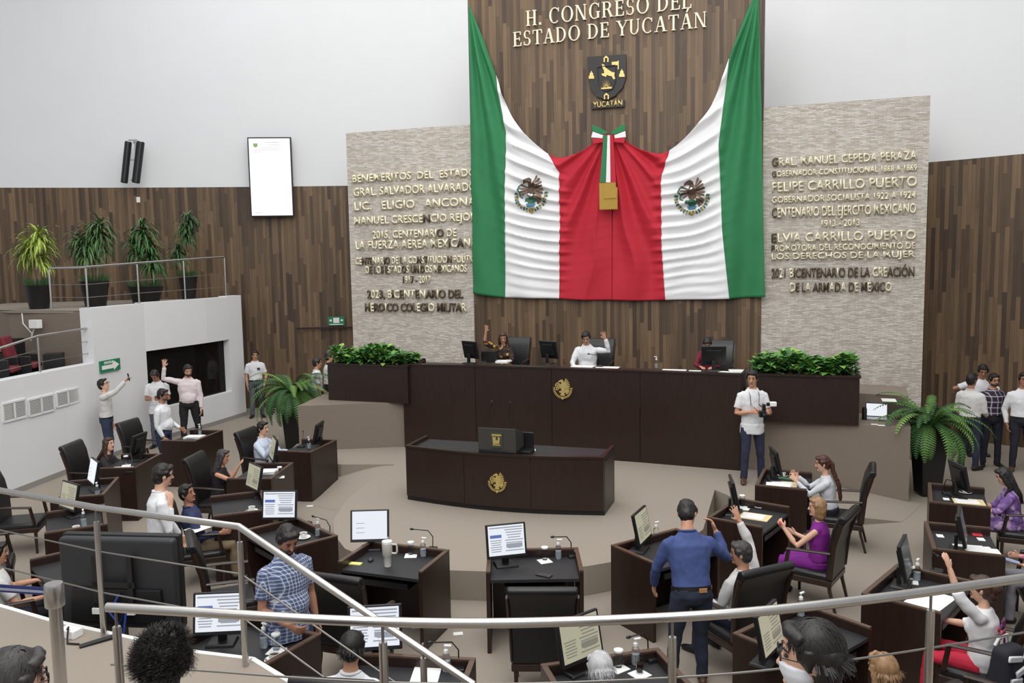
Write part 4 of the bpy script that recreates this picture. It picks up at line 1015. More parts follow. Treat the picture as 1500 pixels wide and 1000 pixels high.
b=at(778,659,LTOP); q=Vector((b.x,b.y,LTOP)); put_paper(q,0,'white napkin under the glass on the speaker table','paper napkins under glasses','napkin'); put_glass(q+Vector((0,0,.006)),0,'drinking glass standing on the speaker table by the lectern',G_G,'lid')

# ================================================================== WALL EQUIPMENT
LA,LB=(-9.9,21.95),(-7.4,22.15)
d_=(Vector((LB[0]-LA[0],LB[1]-LA[1],0))).normalized(); ang=math.atan2(d_.y,d_.x)
LA2=(LA[0],LA[1]-.12); LB2=(LB[0],LB[1]-.12)
a=seg(362,201,LA2,LB2); b=seg(431,317,LA2,LB2); w=(Vector((b.x,b.y))-Vector((a.x,a.y))).length; h=a.z-b.z; zc_=(a.z+b.z)/2
t=thing('wall_television','tall black-framed portrait television with a white screen, left of the stone panel','television',((a.x+b.x)/2,(a.y+b.y)/2,zc_),ang)
m=MB(); m.box((0,.03,0),(w,.08,h)); m.build('frame',BLACKP,t,smooth=0,bevel=.008)
m=MB(); m.box((0,-.012,0),(w-.07,.01,h-.07)); 
y=-.019
for i,(x,z,ww,hh) in enumerate(((.08,.90,.34,.014),(.14,.84,.30,.012),(.02,.76,.5,.008),(-.2,.71,.4,.008),(.1,.71,.24,.008),(-.3,.66,.2,.008),(-.35,-.93,.2,.01))): m.box((x*1.0,y,z),(ww,.002,hh),mi=1)
m.prism([(-.42,.88),(-.30,.88),(-.31,.80),(-.36,.77),(-.41,.80)],.002,Matrix.Identity(4),mi=2,base=y-.001)
m.build('screen',[mat('tv_white',(250,251,255),.3,emit=1.05),mat('tv_text',(206,208,214),.3,emit=.8),mat('tv_crest',(150,190,110),.3,emit=.8)],t,smooth=0)
# line speakers
p=seg(197,236,(LA[0]-3,LA[1]-.8-.35),(LB[0]-3,LB[1]-.6-.35)); p=seg(196,237,(-12.9,20.8),(-7.4,21.8))
for nm,px0,px1,lab in (('l',188,184,'left of the pair of slim black column loudspeakers on the white wall'),('r',206,201,'right of the pair of slim black column loudspeakers on the white wall')):
    P=seg(px0,208,(-12.9,20.8),(-7.4,21.8)); Q=seg(px1-2,268,(-12.9,20.8),(-7.4,21.8))
    t=thing('column_loudspeaker',lab,'loudspeaker',tuple((P+Q)/2),ang,'column loudspeakers')
    c=(P-Q)/2; m=MB(); ww=.085 if nm=='l' else .10
    m.tube([-c,-c*.98,c*.98,c],[(ww*.8,.08),(ww,.1),(ww,.1),(ww*.8,.08)],12,hint=(1,0,0)); m.build('cabinet',BLACKP,t)
    m=MB(); m.tube([c,c*1.03],[(ww*.9,.09),(ww*.85,.085)],12,hint=(1,0,0)); m.build('end_cap',STEELD,t)
t=thing('speaker_bracket','pale metal bracket joining the two column loudspeakers to the wall','bracket',tuple(p),ang)
m=MB()
for dz in (.55,.05,-.45): m.box((.0,.02,dz),(.22,.04,.035))
m.box((.02,.30,.5),(.05,.55,.05)); m.box((.05,.05,.0),(.05,.05,1.05)); m.build('arms',mat('bracket_grey',(176,178,180),.4,metal=.6),t,smooth=0)
m=MB(); m.box((.06,-.02,-.1),(.05,.06,.22)); m.build('cable_box',BLACKP,t,smooth=0)
p=seg(203,292,(-12.9,21.13),(-7.4,22.13)); o=simple('wall_switch','small white switch plate on the timber below the column loudspeakers','switch',(p.x,p.y-.02,p.z-.08),(.09,.02,.14),CERAMIC,ang)
p=seg(493,470,(-7.4,22.10),(-4.4,22.35)); o=thing('exit_sign','small green exit sign on the timber beside the stone panel','sign',(p.x,p.y-.02,p.z),R(4))
SIGNG=mat('sign_green',(30,128,88),.5)
m=MB(); m.box((0,0,0),(.44,.03,.24)); m.build('plate',SIGNG,o,smooth=0)
m=MB(); m.box((0,-.017,.02),(.16,.006,.14)); m.box((-.15,-.017,.02),(.06,.006,.05)); m.box((.15,-.017,.02),(.06,.006,.05)); m.box((.0,-.017,-.09),(.36,.006,.02)); m.build('pictogram',PAPER,o,smooth=0)
p=seg(477,478,(-7.4,22.12),(-4.4,22.37)); o=simple('wall_ledge','thin dark ledge on the timber below the exit sign','ledge',(p.x+.0,p.y-.04,p.z-.06),(1.55,.06,.05),DESKWOOD,R(4))
p=seg(160,535,(-8.5,15.4),(-8.05,17.98)); A2=math.atan2(17.98-15.4,-8.05+8.5)
o=thing('exit_sign','green and white SALIDA sign with an arrow on the white wall','sign',(p.x+.02,p.y-.01,p.z),A2)
m=MB(); m.box((0,0,0),(.62,.03,.24)); m.build('plate',SIGNG,o,smooth=0)
m=MB(); m.prism([(-.27,-.06),(.10,-.06),(.10,-.10),(.26,0),(.10,.09),(.10,.05),(.06,.05),(.06,.02),(-.27,.02)],.006,Matrix.Identity(4),base=-.021); m.build('arrow',PAPER,o,smooth=0)
textmesh('sign_letters','SALIDA',.30,.05,.005,[PAPER],Matrix.Translation((-.20,-.016,.045)),o,bold=.03)
# air grilles
GR=mat('grille_grey',(96,95,93),.6)
for i,(x0,x1,yt0,yt1,yb0,yb1) in enumerate(((3,37,590,585.5,617,611),(41,78,585,577.5,609,601),(82,114.5,576,566.5,597,587))):
    pts=[]
    for x,yv in ((x0,yt0),(x1,yt1),(x1,yb1),(x0,yb0)):
        A_,B_=((-8.66,14.08),(-8.5,15.4)) ; pts.append(seg(x,yv,(A_[0]+.0,A_[1]),(B_[0]+.0,B_[1])))
    c=sum(pts,Vector())/4; wd=(pts[1]-pts[0]).to_2d().length; hh=((pts[0].z-pts[3].z)+(pts[1].z-pts[2].z))/2
    an=math.atan2(B_[1]-A_[1],B_[0]-A_[0])
    t=thing('air_grille',['left air grille, nearest the picture edge, on the white wall','middle air grille of the three on the white wall','right air grille, nearest the man with the phone, on the white wall'][i],'grille',(c.x+.012,c.y-.004,c.z),an,'air grilles')
    m=MB(); f=.035
    m.box((0,0,hh/2),(wd,.03,f)); m.box((0,0,-hh/2),(wd,.03,f)); m.box((-wd/2,0,0),(f,.03,hh)); m.box((wd/2,0,0),(f,.03,hh)); m.box((0,0,0),(f,.03,hh)); m.build('frame',WHITE,t,smooth=0)
    m=MB()
    for sgn in (-1,1):
        for k in range(11): m.box((sgn*wd/4,-.004,-hh/2+hh*(k+.7)/11.4),(wd/2-f,.020,hh/45),M=Matrix.Rotation(R(35),3,'X'))
    m.build('louvres',mat('louvre_grey',(196,195,192),.6),t,smooth=0)
    m=MB(); m.box((0,.012,0),(wd-.02,.004,hh-.02)); m.build('backing',GR,t,smooth=0)
# window side frame
p=seg(333,527,(-7.38,19.77),(-7.14,20.62))

# ================================================================== RAILINGS
def railing(label,top,posts,cables,zf,rtop=.025,rpost=.021,gap=.10,name='railing',smoothpts=True):
    t=thing(name,label,'railing',tuple(posts[0]))
    O=posts[0]; f=lambda p:Vector(p)-O
    m=MB(); m.tube([f(p) for p in top],rtop,14); m.build('handrail',STEEL,t)
    for i,(p) in enumerate(posts):
        zt=zf[i]; m=MB(); h=zt-p.z
        m.lathe([(.001,0),(rpost,0),(rpost,h-gap-.02),(rpost*.9,h-gap),(.001,h-gap)],c=f(p),n=14); po=m.build('post',STEEL,t)
        m=MB(); m.lathe([(.001,h-gap-.01),(.008,h-gap-.01),(.008,h-.01),(.001,h-.01)],c=f(p),n=8); m.build('pin',STEELD,po); 
    for c in cables:
        m=MB(); m.tube([f(p) for p in c],.0065 if rtop>.02 else .006,8); m.build('cable',STEELD,t)
    return t
def bez(pts,n=40):
    out=[]
    k=len(pts)-1
    for i in range(n+1):
        u=i/n*k; j=min(int(u),k-1); f=u-j
        p0,p1,p2,p3=[pts[max(0,min(k,q))] for q in (j-1,j,j+1,j+2)]
        out.append(.5*((2*p1)+(p2-p0)*f+(2*p0-5*p1+4*p2-p3)*f*f+(3*p1-p0-3*p2+p3)*f**3))
    return out
# front gallery rail (top at 1.94 m)
ZR=1.94
tp=[at(x,y,ZR) for x,y in ((157,889),(300,897),(500,908.5),(700,912.5),(900,907.5),(1100,896),(1300,874),(1500,846),(1560,837))]
tp=bez(tp,60)
psts=[]; 
for x,y in ((169,890),(560,911),(985,904),(1364,866)):
    p=at(x,y,ZR); psts.append(Vector((p.x,p.y,.9)))
def cable_at(z): 
    return [Vector((p.x,p.y,z)) for p in tp]
RAILF=railing('nearest steel gallery handrail, curving across the bottom of the picture',tp,psts,[cable_at(1.60),cable_at(1.26)],[ZR]*4,.027,.024,.11)
# landing rail and stair rail
pA=at(158,935,.9); pB=at(395,970,.9)
za=hz_=1.97
A0=atp(-30,712,(pA.x,pA.y,0),(.45,.9,0)); 
topL=[at(x,y,1.96) for x,y in ((-60,707),(0,718),(145,744),(342,770))]
knee=at(350,771,1.96)
def foot(px,py): p=at(px,py,1.96); return Vector((p.x,p.y,.9))
pts1=topL[:-1]+[knee]
end=at(694,1003,1.18)
post1=foot(140,744); post2=foot(350,772)
cab=lambda dz:[Vector((p.x,p.y,p.z-dz)) for p in pts1]+[Vector((end.x,end.y,end.z-dz))]
railing('steel handrail along the landing and down the stair, on the left',pts1+[end],[post1,post2,Vector((-.62,5.18,.28))],[cab(.36),cab(.70)],[1.96,1.96,1.38],.026,.023,.11)
# terrace rail
tb=[Vector((-8.22,16.5,3.05)),Vector((-8.05,17.95,3.06)),Vector((-7.55,19.25,3.08)),Vector((-7.15,20.65,3.09)),Vector((-7.3,21.85,3.05))]
P5=[seg(137,455,(-8.35,16.26),(-8.06,17.95)),seg(211,447,(-8.06,17.95),(-7.38,19.77)),seg(278,438,(-8.06,17.95),(-7.38,19.77)),seg(337,431,(-7.38,19.77),(-6.99,21.2))]
P5=[Vector((p.x-.10,p.y,3.04)) for p in P5]
PL_=at(70,455,3.04); PL_=seg(70,455,(-12,17.9),(-8.4,16.3))
q0=Vector((PL_.x,PL_.y+.15,3.04))
tops=[]
for p,(px,py) in zip([q0]+P5,((60,393),(131,391),(209,385),(276,380),(335,376))):
    v=ray(px,py); k=Vector((p.x,p.y)).length/Vector((v.x,v.y)).length; tops.append(CAM_H+v.z*k)
T=[Vector((p.x,p.y,z)) for p,z in zip([q0]+P5,tops)]
railing('thin steel railing along the plant terrace on the left',T,[q0]+P5,[[Vector((p.x,p.y,p.z-.40*(p.z-3.05))) for p in T],[Vector((p.x,p.y,p.z-.70*(p.z-3.05))) for p in T]],tops,.022,.02,.03)
# visitors' rail
V=[seg(x,y,(-8.66-.12,14.08),(-8.35-.12,16.26)) for x,y in ((-70,532),(55,492),(131,480))]
bs=[Vector((p.x,p.y,2.0)) for p in V]
Tz=[p.z for p in V]
railing('short steel railing before the red visitor seats at the left edge',V,bs[1:],[[Vector((p.x,p.y,2.0+(p.z-2)*.62)) for p in V],[Vector((p.x,p.y,2.0+(p.z-2)*.28)) for p in V]],Tz[1:],.022,.02,.03)
# red visitor seats
REDS=mat('seat_red',(112,30,42),.8,var=.1,scale=30)
def mk_seat():
    t=thing('visitor_seat','red seat','seat')
    m=MB(); m.box((0,0,.42),(.50,.48,.10),top=(.95,.95)); m.build('seat',REDS,t,bevel=.03)
    m=MB(); m.box((0,-.27,.72),(.50,.10,.56),M=Matrix.Rotation(R(12),3,'X')); m.build('backrest',REDS,t,bevel=.03)
    for sx in (-1,1): m=MB(); m.box((sx*.27,-.05,.31),(.05,.46,.62)); m.build('side_frame',BLACKP,t,bevel=.01)
    return reg(t)
put_seat=one_of(mk_seat)
for X_,Y_,lab in ((-9.42,15.75,'red visitor seat nearest the carpeted terrace end'),(-9.45,15.10,'red visitor seat at the picture edge, front row'),(-10.15,16.25,'red visitor seat behind the front row at the picture edge')):
    put_seat((X_,Y_,1.62),R(-75),lab,'red visitor seats')
simple('waste_bin','black bin beside the red visitor seats','bin',(-9.0,16.0,1.62),(.33,.33,.62),BLACKP,R(20))
p=seg(57,474,(-10.4,16.9),(-8.42,16.2)); simple('socket_box','white socket box with cables on the carpeted terrace end','box',(p.x,p.y-.12,p.z-.08),(.22,.12,.17),CERAMIC,R(-18))
t=MB(); t.tube([(p.x-.3,p.y-.05,3.0),(p.x-.25,p.y-.12,2.8),(p.x-.1,p.y-.1,2.6),(p.x-.13,p.y-.1,2.45),(p.x,p.y-.14,p.z)],.012,6); tag(t.build('power_cable',mat('cable_white',(210,210,208),.6)),'white cable hanging down the carpeted terrace end','cable')
simple('paper_tray','black box with papers by the red visitor seats','box',(-10.0,16.35,1.62),(.4,.2,.9),BLACKP,R(-15))
# belt post on the landing
p=at(93,1010,.9); p=at(100,1020,.9)
b0=at(79,862,1.88); b0=Vector((b0.x,b0.y,.9))
t=thing('belt_barrier_post','steel belt barrier post with a blue belt on the landing','barrier',tuple(b0))
m=MB(); m.lathe([(.001,0),(.16,0),(.16,.02),(.045,.035),(.038,.04),(.038,.88),(.001,.88)],n=20); m.build('post',STEEL,t)
m=MB(); m.lathe([(.001,.87),(.056,.87),(.058,.88),(.058,1.0),(.052,1.015),(.001,1.015)],n=20); m.build('head',STEEL,t)
m=MB(); bt=at(-70,856,1.87)-b0
for dz,mi,hh in ((0,0,.05),(-.004,1,.014)): m.add([(-.05,0,.965+hh/2+dz),(-.05,0,.965-hh/2+dz),(bt.x,bt.y,bt.z-hh/2+dz+.0),(bt.x,bt.y,bt.z+hh/2+dz),(-.05,-.004-.003*mi,.965+hh/2+dz),(-.05,-.004-.003*mi,.965-hh/2+dz),(bt.x,bt.y-.004-.003*mi,bt.z-hh/2+dz),(bt.x,bt.y-.004-.003*mi,bt.z+hh/2+dz)],[(0,1,2,3),(7,6,5,4),(0,4,5,1),(1,5,6,2),(2,6,7,3),(3,7,4,0)],mi)
m.build('belt',[mat('belt_blue',(46,52,104),.7),mat('belt_grey',(150,156,176),.7)],t,smooth=0)
# big television seen from behind
c0=at(92,907,.72); c1=at(266,935,.72)
TB0=at(93,905,.78); TB1=at(264,930,.66)
dv=(TB1-TB0); dv.z=0; an=math.atan2(dv.y,dv.x); wd=dv.length
t=thing('floor_television','large black television seen from behind, standing beyond the landing','television',((TB0.x+TB1.x)/2,(TB0.y+TB1.y)/2,0),an)
zt=hzv=1.62
v=ray(93,772); k=Vector((TB0.x,TB0.y)).length/Vector((v.x,v.y)).length; z0t=CAM_H+v.z*k
v=ray(264,798); k=Vector((TB1.x,TB1.y)).length/Vector((v.x,v.y)).length; z1t=CAM_H+v.z*k
zt=(z0t+z1t)/2; zb=.70; hh=zt-zb
m=MB(); m.box((0,.10,(zt+zb)/2),(wd,.08,hh)); m.build('bezel',BLACKP,t,smooth=0,bevel=.01)
m=MB(); m.box((0,.03,(zt+zb)/2),(wd*.985,.10,hh*.97),M=None); m.build('back_shell',DARKP,t,smooth=0,bevel=.03,seg=3)
m=MB(); m.box((0,-.035,zb+hh*.28),(wd*.8,.05,hh*.36),top=(.95,1)); m.build('electronics_cover',BLACKP,t,smooth=0,bevel=.01)
m=MB(); m.box((0,.145,(zt+zb)/2),(wd*.95,.006,hh*.93)); m.build('screen',mat('phone_glass',(14,14,17),.08),t,smooth=0)
for sx in (-1,1):
    m=MB(); m.box((sx*.16,-.07,zb+hh*.52),(.05,.04,hh*.62)); m.build('mount_rail',BLACKP,t,smooth=0,bevel=.004)
    m=MB(); m.box((sx*.16,-.095,zb+hh*.24),(.07,.02,.05)); m.build('label_plate',PAPER,t,smooth=0)
m=MB(); m.box((0,-.075,zb+hh*.52),(.40,.03,.05)); m.box((0,-.075,zb+hh*.3),(.40,.03,.04)); m.build('mount_bar',BLACKP,t,smooth=0)
m=MB(); m.tube([(.05,-.08,zb+.35),(-.02,-.12,zb+.2),(.06,-.13,zb+.1),(.12,-.1,zb+.22),(.1,-.13,zb+.02)],.010,6); m.build('blue_cable',mat('cable_blue',(52,72,160),.5),t)
m=MB(); m.box((-.25,.08,.36),(.08,.08,.70)); m.build('stand_leg',BLACKP,t,smooth=0)
m=MB(); m.box((.25,.08,.36),(.08,.08,.70)); m.build('stand_leg',BLACKP,t,smooth=0)
m=MB(); m.box((0,.08,.02),(.9,.5,.04)); m.build('stand_foot',BLACKP,t,smooth=0,bevel=.01)
p=at(115,922,.9); t=thing('power_adapter','white power adapter box on the landing edge below the television','adapter',(p.x,p.y-.12,.9),R(-20)); m=MB(); m.box((0,0,.035),(.17,.10,.07)); m.build('case',CERAMIC,t,bevel=.008)
m=MB(); m.tube([(.0,-.03,.07),(.03,-.04,.10),(.06,-.08,.05),(.10,-.12,.01),(.2,-.10,.01)],.008,6); m.build('lead',BLACKP,t)
o=MB(); p=at(150,935,.9); o.tube([(p.x-.1,p.y-.16,.91),(p.x,p.y-.08,.915),(p.x+.1,p.y+.0,.92)],.02,8); tag(o.build('cable_bundle',BLACKP),'black cable bundle lying on the landing by the rail post','cable')

# laptop and bottle on the carpeted ledge by the right planter
zl=1.212; p=at(1284,617,zl)
t=thing('laptop','open silver laptop with a pale screen on the carpeted ledge by the right planter','laptop',tuple(p+nr*.22),math.atan2(dr.y,dr.x))
m=MB(); m.box((0,0,.01),(.34,.24,.018)); m.build('keyboard_base',mat('laptop_silver',(170,172,176),.4,metal=.6),t,bevel=.004)
m=MB(); m.box((0,.13,.13),(.34,.012,.23),M=Matrix.Rotation(R(-12),3,'X')); m.build('lid',BLACKP,t,bevel=.004)
m=MB(); m.box((0,.122,.13),(.31,.004,.20),M=Matrix.Rotation(R(-12),3,'X')); m.build('screen',SCR_W,t,smooth=0)
p=at(1266,617,zl)+nr*.16; m=MB(); m.lathe([(.001,0),(.038,0),(.038,.17),(.03,.19),(.03,.21),(.001,.21)],c=p,n=16); tag(m.build('thermos',BLACKP),'black thermos standing left of the silver laptop','thermos')
p=at(1302,586,1.551); put_paper(p,R(-20),'white paper on the upper carpeted step by the right planter',None,'sheet')
for px,py,w_ in ((1281,622,'left'),(1291,623.5,'right')): put_paper(at(px,py,zl+.002)+nr*.03,R(-18),f'{w_} one of two small paper slips in front of the silver laptop','slips by the laptop','card')
# ================================================================== PLANTS
def fern(label, base, s, hpot, seedv, nfr=95):
    rnd=random.Random(seedv); t=thing('potted_fern',label,'plant',tuple(base))
    m=MB(); r0,r1=.20,.32
    m.tube([(0,0,0),(0,0,hpot)],[(r0*1.41*.75,)*2,(r1*1.41*.72,)*2],4,hint=(1,1,0)); m.build('pot',POTBLACK,t,smooth=0,bevel=.012)
    m=MB(); m.box((0,0,hpot-.03),(r1*1.2,r1*1.2,.04)); m.build('soil',SOIL,t,smooth=0)
    m=MB()
    for i in range(nfr):
        a=rnd.uniform(0,6.28); L=s*rnd.uniform(.75,1.2); lift=rnd.uniform(.15,1.4); n=22
        d=Vector((math.cos(a),math.sin(a),0)); pts=[]
        p=Vector((d.x*.08,d.y*.08,hpot)); el=lift
        for k in range(n+1):
            pts.append(p.copy()); p=p+(d*math.cos(el)+Vector((0,0,math.sin(el))))*(L/n); el-=(.075+.05*rnd.random())*(1.1 if lift<.8 else .95)
        sd=Vector((-d.y,d.x,0)); mi=rnd.choice((0,0,1,1,2))
        for k in range(1,n):
            w=.085*s*math.sin(math.pi*min(1,(k+1.2)/(n+1.5)))**.7; T=(pts[k+1]-pts[k-1]).normalized(); up=sd.cross(T)
            for sg in (-1,1):
                b=pts[k]; e=b+sd*sg*w+T*w*.25-Vector((0,0,w*.25)); wd=T*(L/n*.42)
                m.add([b-wd,b+wd,e+wd*.3,e-wd*.2],[(0,1,2,3)],mi)
        m.tube(pts,.004,4,mi=1,cap=False)
    o=m.build('fronds',[mat('fern_green',(86,126,56),.6,var=.3,scale=5),mat('fern_dark',(50,90,44),.6,var=.3,scale=5),mat('fern_light',(122,156,76),.6,var=.25,scale=5)],t,smooth=0); o['kind']='stuff'
    return t
p=at(432,655,.05); fern('large fern in a tall black pot beside the man in pale blue',(p.x,p.y,.02),.98,1.18,2)
p=at(1352,722,.06); fern('large fern in a tall black pot beside the group of standing men',(p.x+.12,p.y+.1,.03),.92,1.12,4)
def dracaena(label, base, pot, hp, stems, L, col, seedv, ground=True, oval=1.0):
    rnd=random.Random(seedv); t=thing('potted_dracaena',label,'plant',tuple(base),0,'potted plants on the terrace')
    m=MB(); m.lathe([(.001,0),(pot*.72,0),(pot,hp*.95),(pot*1.04,hp),(pot*.9,hp),(pot*.88,hp-.04),(.001,hp-.04)],n=22,sx=oval); m.build('pot',POTBLACK,t)
    lf=MB()
    for (x,y,h) in stems:
        m=MB(); m.tube([(x*.3,y*.3,hp-.05),(x*.6,y*.6,hp+h*.5),(x,y,hp+h)],[.022,.018,.014],7); m.build('stem',mat('stem_tan',(136,118,92),.8),t)
        for i in range(110):
            a=rnd.uniform(0,6.28); el=rnd.uniform(-.35,1.35); l=L*rnd.uniform(.7,1.25); d=Vector((math.cos(a),math.sin(a),0)); sd=Vector((-d.y,d.x,0))
            p=Vector((x,y,hp+h+rnd.uniform(-.26,.08))); pts=[]
            for k in range(6):
                pts.append(p.copy()); p=p+(d*math.cos(el)+Vector((0,0,math.sin(el))))*(l/5); el-=.38
            ws=[.012,.021,.022,.018,.011,.001]; vs=[]
            for q,w in zip(pts,ws): vs+= [q-sd*w,q+sd*w]
            lf.add(vs,[(2*k,2*k+1,2*k+3,2*k+2) for k in range(5)],rnd.choice((0,0,1)))
    if ground:
        for i in range(150):
            a=rnd.uniform(0,6.28); r=pot*.85*math.sqrt(rnd.random()); p=Vector((r*oval*math.cos(a),r*math.sin(a),hp-.03)); l=rnd.uniform(.14,.26); d=Vector((math.cos(a+rnd.uniform(-1,1))*.5,math.sin(a)*.5,1)).normalized(); sd=d.orthogonal().normalized()
            lf.add([p-sd*.008,p+sd*.008,p+d*l*.6+sd*.01,p+d*l],[(0,1,2,3)],2)
    o=lf.build('leaves',[mat('drac_'+str(seedv),col,.5,var=.25,scale=4),mat('drac2_'+str(seedv),tuple(int(c*.78) for c in col),.5,var=.2,scale=4),mat('ground_leaf',(58,88,50),.6)],t,smooth=0); o['kind']='stuff'
    return t
TZ=3.045
def tp_(px,A,B,back): p=seg(px,440,A,B); return Vector((p.x,p.y,0))
def tpos(px,Y): p=atY(px,440,Y); return (p.x,p.y,TZ)
dracaena('bright yellow-green dracaena in a black pot, leftmost on the terrace',tpos(57,17.6),.26,.50,[(-.16,.05,.80),(.12,-.05,1.05),(.0,.1,.66)],.50,(168,190,84),11)
dracaena('green dracaena with several pale stems, second from the left on the terrace',tpos(140,18.3),.30,.56,[(-.25,.0,.85),(.0,.1,1.0),(.22,-.05,1.2),(.12,.1,.9),(-.1,-.1,.75)],.50,(92,128,76),12)
dracaena('dark green dracaena in a wide low black planter on the terrace',tpos(214,19.6),.28,.40,[(-.18,.0,.95),(.12,.05,.95),(.02,-.05,1.35),(.2,.0,.6)],.52,(72,116,62),13,True,1.5)
dracaena('slim dark dracaena in a narrow black pot, rightmost on the terrace',tpos(277,20.6),.22,.60,[(.02,.0,1.10),(.06,.05,1.42),(-.22,.0,.62)],.42,(66,104,58),14)
# ================================================================== PEOPLE
def pattern(name, kind, cols, sc=1.0, rough=.8):
    if name in MATS: return MATS[name]
    m,nt,b=newmat(name); L=nt.links; b.inputs['Roughness'].default_value=rough
    tc=nt.nodes.new('ShaderNodeTexCoord')
    if kind=='plaid':
        sp=nt.nodes.new('ShaderNodeSeparateXYZ'); L.new(tc.outputs['Object'],sp.inputs[0])
        def stripe(out,per,duty,off=0):
            a=nt.nodes.new('ShaderNodeMath'); a.operation='MULTIPLY_ADD'; a.inputs[1].default_value=1/per; a.inputs[2].default_value=off; L.new(out,a.inputs[0])
            f=nt.nodes.new('ShaderNodeMath'); f.operation='FRACT'; L.new(a.outputs[0],f.inputs[0])
            g=nt.nodes.new('ShaderNodeMath'); g.operation='LESS_THAN'; g.inputs[1].default_value=duty; L.new(f.outputs[0],g.inputs[0]); return g.outputs[0]
        def mix(fac,c1,c2,amt=1):
            x=nt.nodes.new('ShaderNodeMix'); x.data_type='RGBA'; 
            k=nt.nodes.new('ShaderNodeMath'); k.operation='MULTIPLY'; k.inputs[1].default_value=amt; L.new(fac,k.inputs[0]); L.new(k.outputs[0],x.inputs['Factor'])
            if isinstance(c1,tuple): x.inputs['A'].default_value=lin(c1)
            else: L.new(c1,x.inputs['A'])
            x.inputs['B'].default_value=lin(c2); return x.outputs['Result']
        xy=nt.nodes.new('ShaderNodeMath'); xy.operation='ADD'; L.new(sp.outputs[0],xy.inputs[0]); L.new(sp.outputs[1],xy.inputs[1])
        c=mix(stripe(xy.outputs[0],.06*sc,.5),cols[0],cols[1],.7); c=mix(stripe(sp.outputs[2],.06*sc,.5),c,cols[1],.6)
        c=mix(stripe(xy.outputs[0],.06*sc,.14,.3),c,cols[2],.75); c=mix(stripe(sp.outputs[2],.06*sc,.14,.3),c,cols[2],.75)
        L.new(c,b.inputs['Base Color'])
    else:
        vo=nt.nodes.new('ShaderNodeTexVoronoi'); vo.inputs['Scale'].default_value=22/sc; L.new(tc.outputs['Object'],vo.inputs['Vector'])
        sp=nt.nodes.new('ShaderNodeSeparateColor'); L.new(vo.outputs['Color'],sp.inputs[0])
        cr=nt.nodes.new('ShaderNodeValToRGB'); cr.color_ramp.interpolation='CONSTANT'; e=cr.color_ramp.elements
        e[0].position=0; e[0].color=lin(cols[0]); e[1].position=.45; e[1].color=lin(cols[1])
        for p_,c_ in zip((.68,.86),cols[2:]): q=e.new(p_); q.color=lin(c_)
        L.new(sp.outputs[0],cr.inputs[0]); L.new(cr.outputs[0],b.inputs['Base Color'])
    MATS[name]=m; return m
SK=[mat('skin_light',(216,170,144),.55),mat('skin_tan',(196,146,118),.55),mat('skin_brown',(168,120,96),.55)]
HAIR={'black':mat('hair_black',(26,22,21),.5,var=.25,scale=70,stretch=(1,1,.25)),'brown':mat('hair_brown',(66,44,34),.5,var=.25,scale=60,stretch=(1,1,.25)),'red':mat('hair_auburn',(72,38,30),.45,var=.25,scale=60,stretch=(1,1,.25)),
 'grey':mat('hair_grey',(92,90,92),.55,var=.45,scale=45,stretch=(1,1,.3)),'white':mat('hair_white',(186,186,188),.6,var=.25,scale=40,stretch=(1,1,.4)),'blond':mat('hair_blond',(150,116,82),.5,var=.35,scale=40,stretch=(1,1,.2)),'salt':mat('hair_salt',(58,55,55),.55,var=.5,scale=45,stretch=(1,1,.3))}
def cl(name,col,rough=.82): return mat('cloth_'+name,col,rough,var=.04,scale=9)
WH=cl('white',(226,227,230)); WH2=cl('offwhite',(214,212,210)); PINKW=cl('pinkish_white',(222,210,212)); NAVY=cl('navy',(38,42,66)); DNAVY=cl('dark_navy',(28,30,42)); BLK=cl('black',(26,25,28)); GREYT=cl('grey_trousers',(84,88,100)); JEAN=mat('denim',(44,54,78),.85,var=.15,scale=25); KHAKI=cl('khaki',(120,104,80))
LEATHB=mat('brown_shoe',(84,58,42),.45); LEATHK=mat('black_shoe',(24,22,22),.4)
LIP=mat('lips',(150,84,76),.5); EYE=mat('eye_dark',(30,22,20),.2)
WRINK=bpy.data.textures.new('fabric_folds','CLOUDS'); WRINK.noise_scale=.11; WRINK.noise_depth=1
CURLT=bpy.data.textures.new('hair_tufts','CLOUDS'); CURLT.noise_scale=.035; CURLT.noise_depth=2
def soft(o, vox, smooth=2, disp=0, tex=None, ):
    r=o.modifiers.new('remesh','REMESH'); r.mode='VOXEL'; r.voxel_size=vox; r.use_smooth_shade=True
    if smooth: s=o.modifiers.new('smooth','SMOOTH'); s.factor=.5; s.iterations=smooth
    if disp: d=o.modifiers.new('folds','DISPLACE'); d.texture=tex or WRINK; d.strength=disp; d.mid_level=.5 if tex is None else .28; d.texture_coords='LOCAL'
    return o
def nz(v): v=Vector(v); return v.normalized()
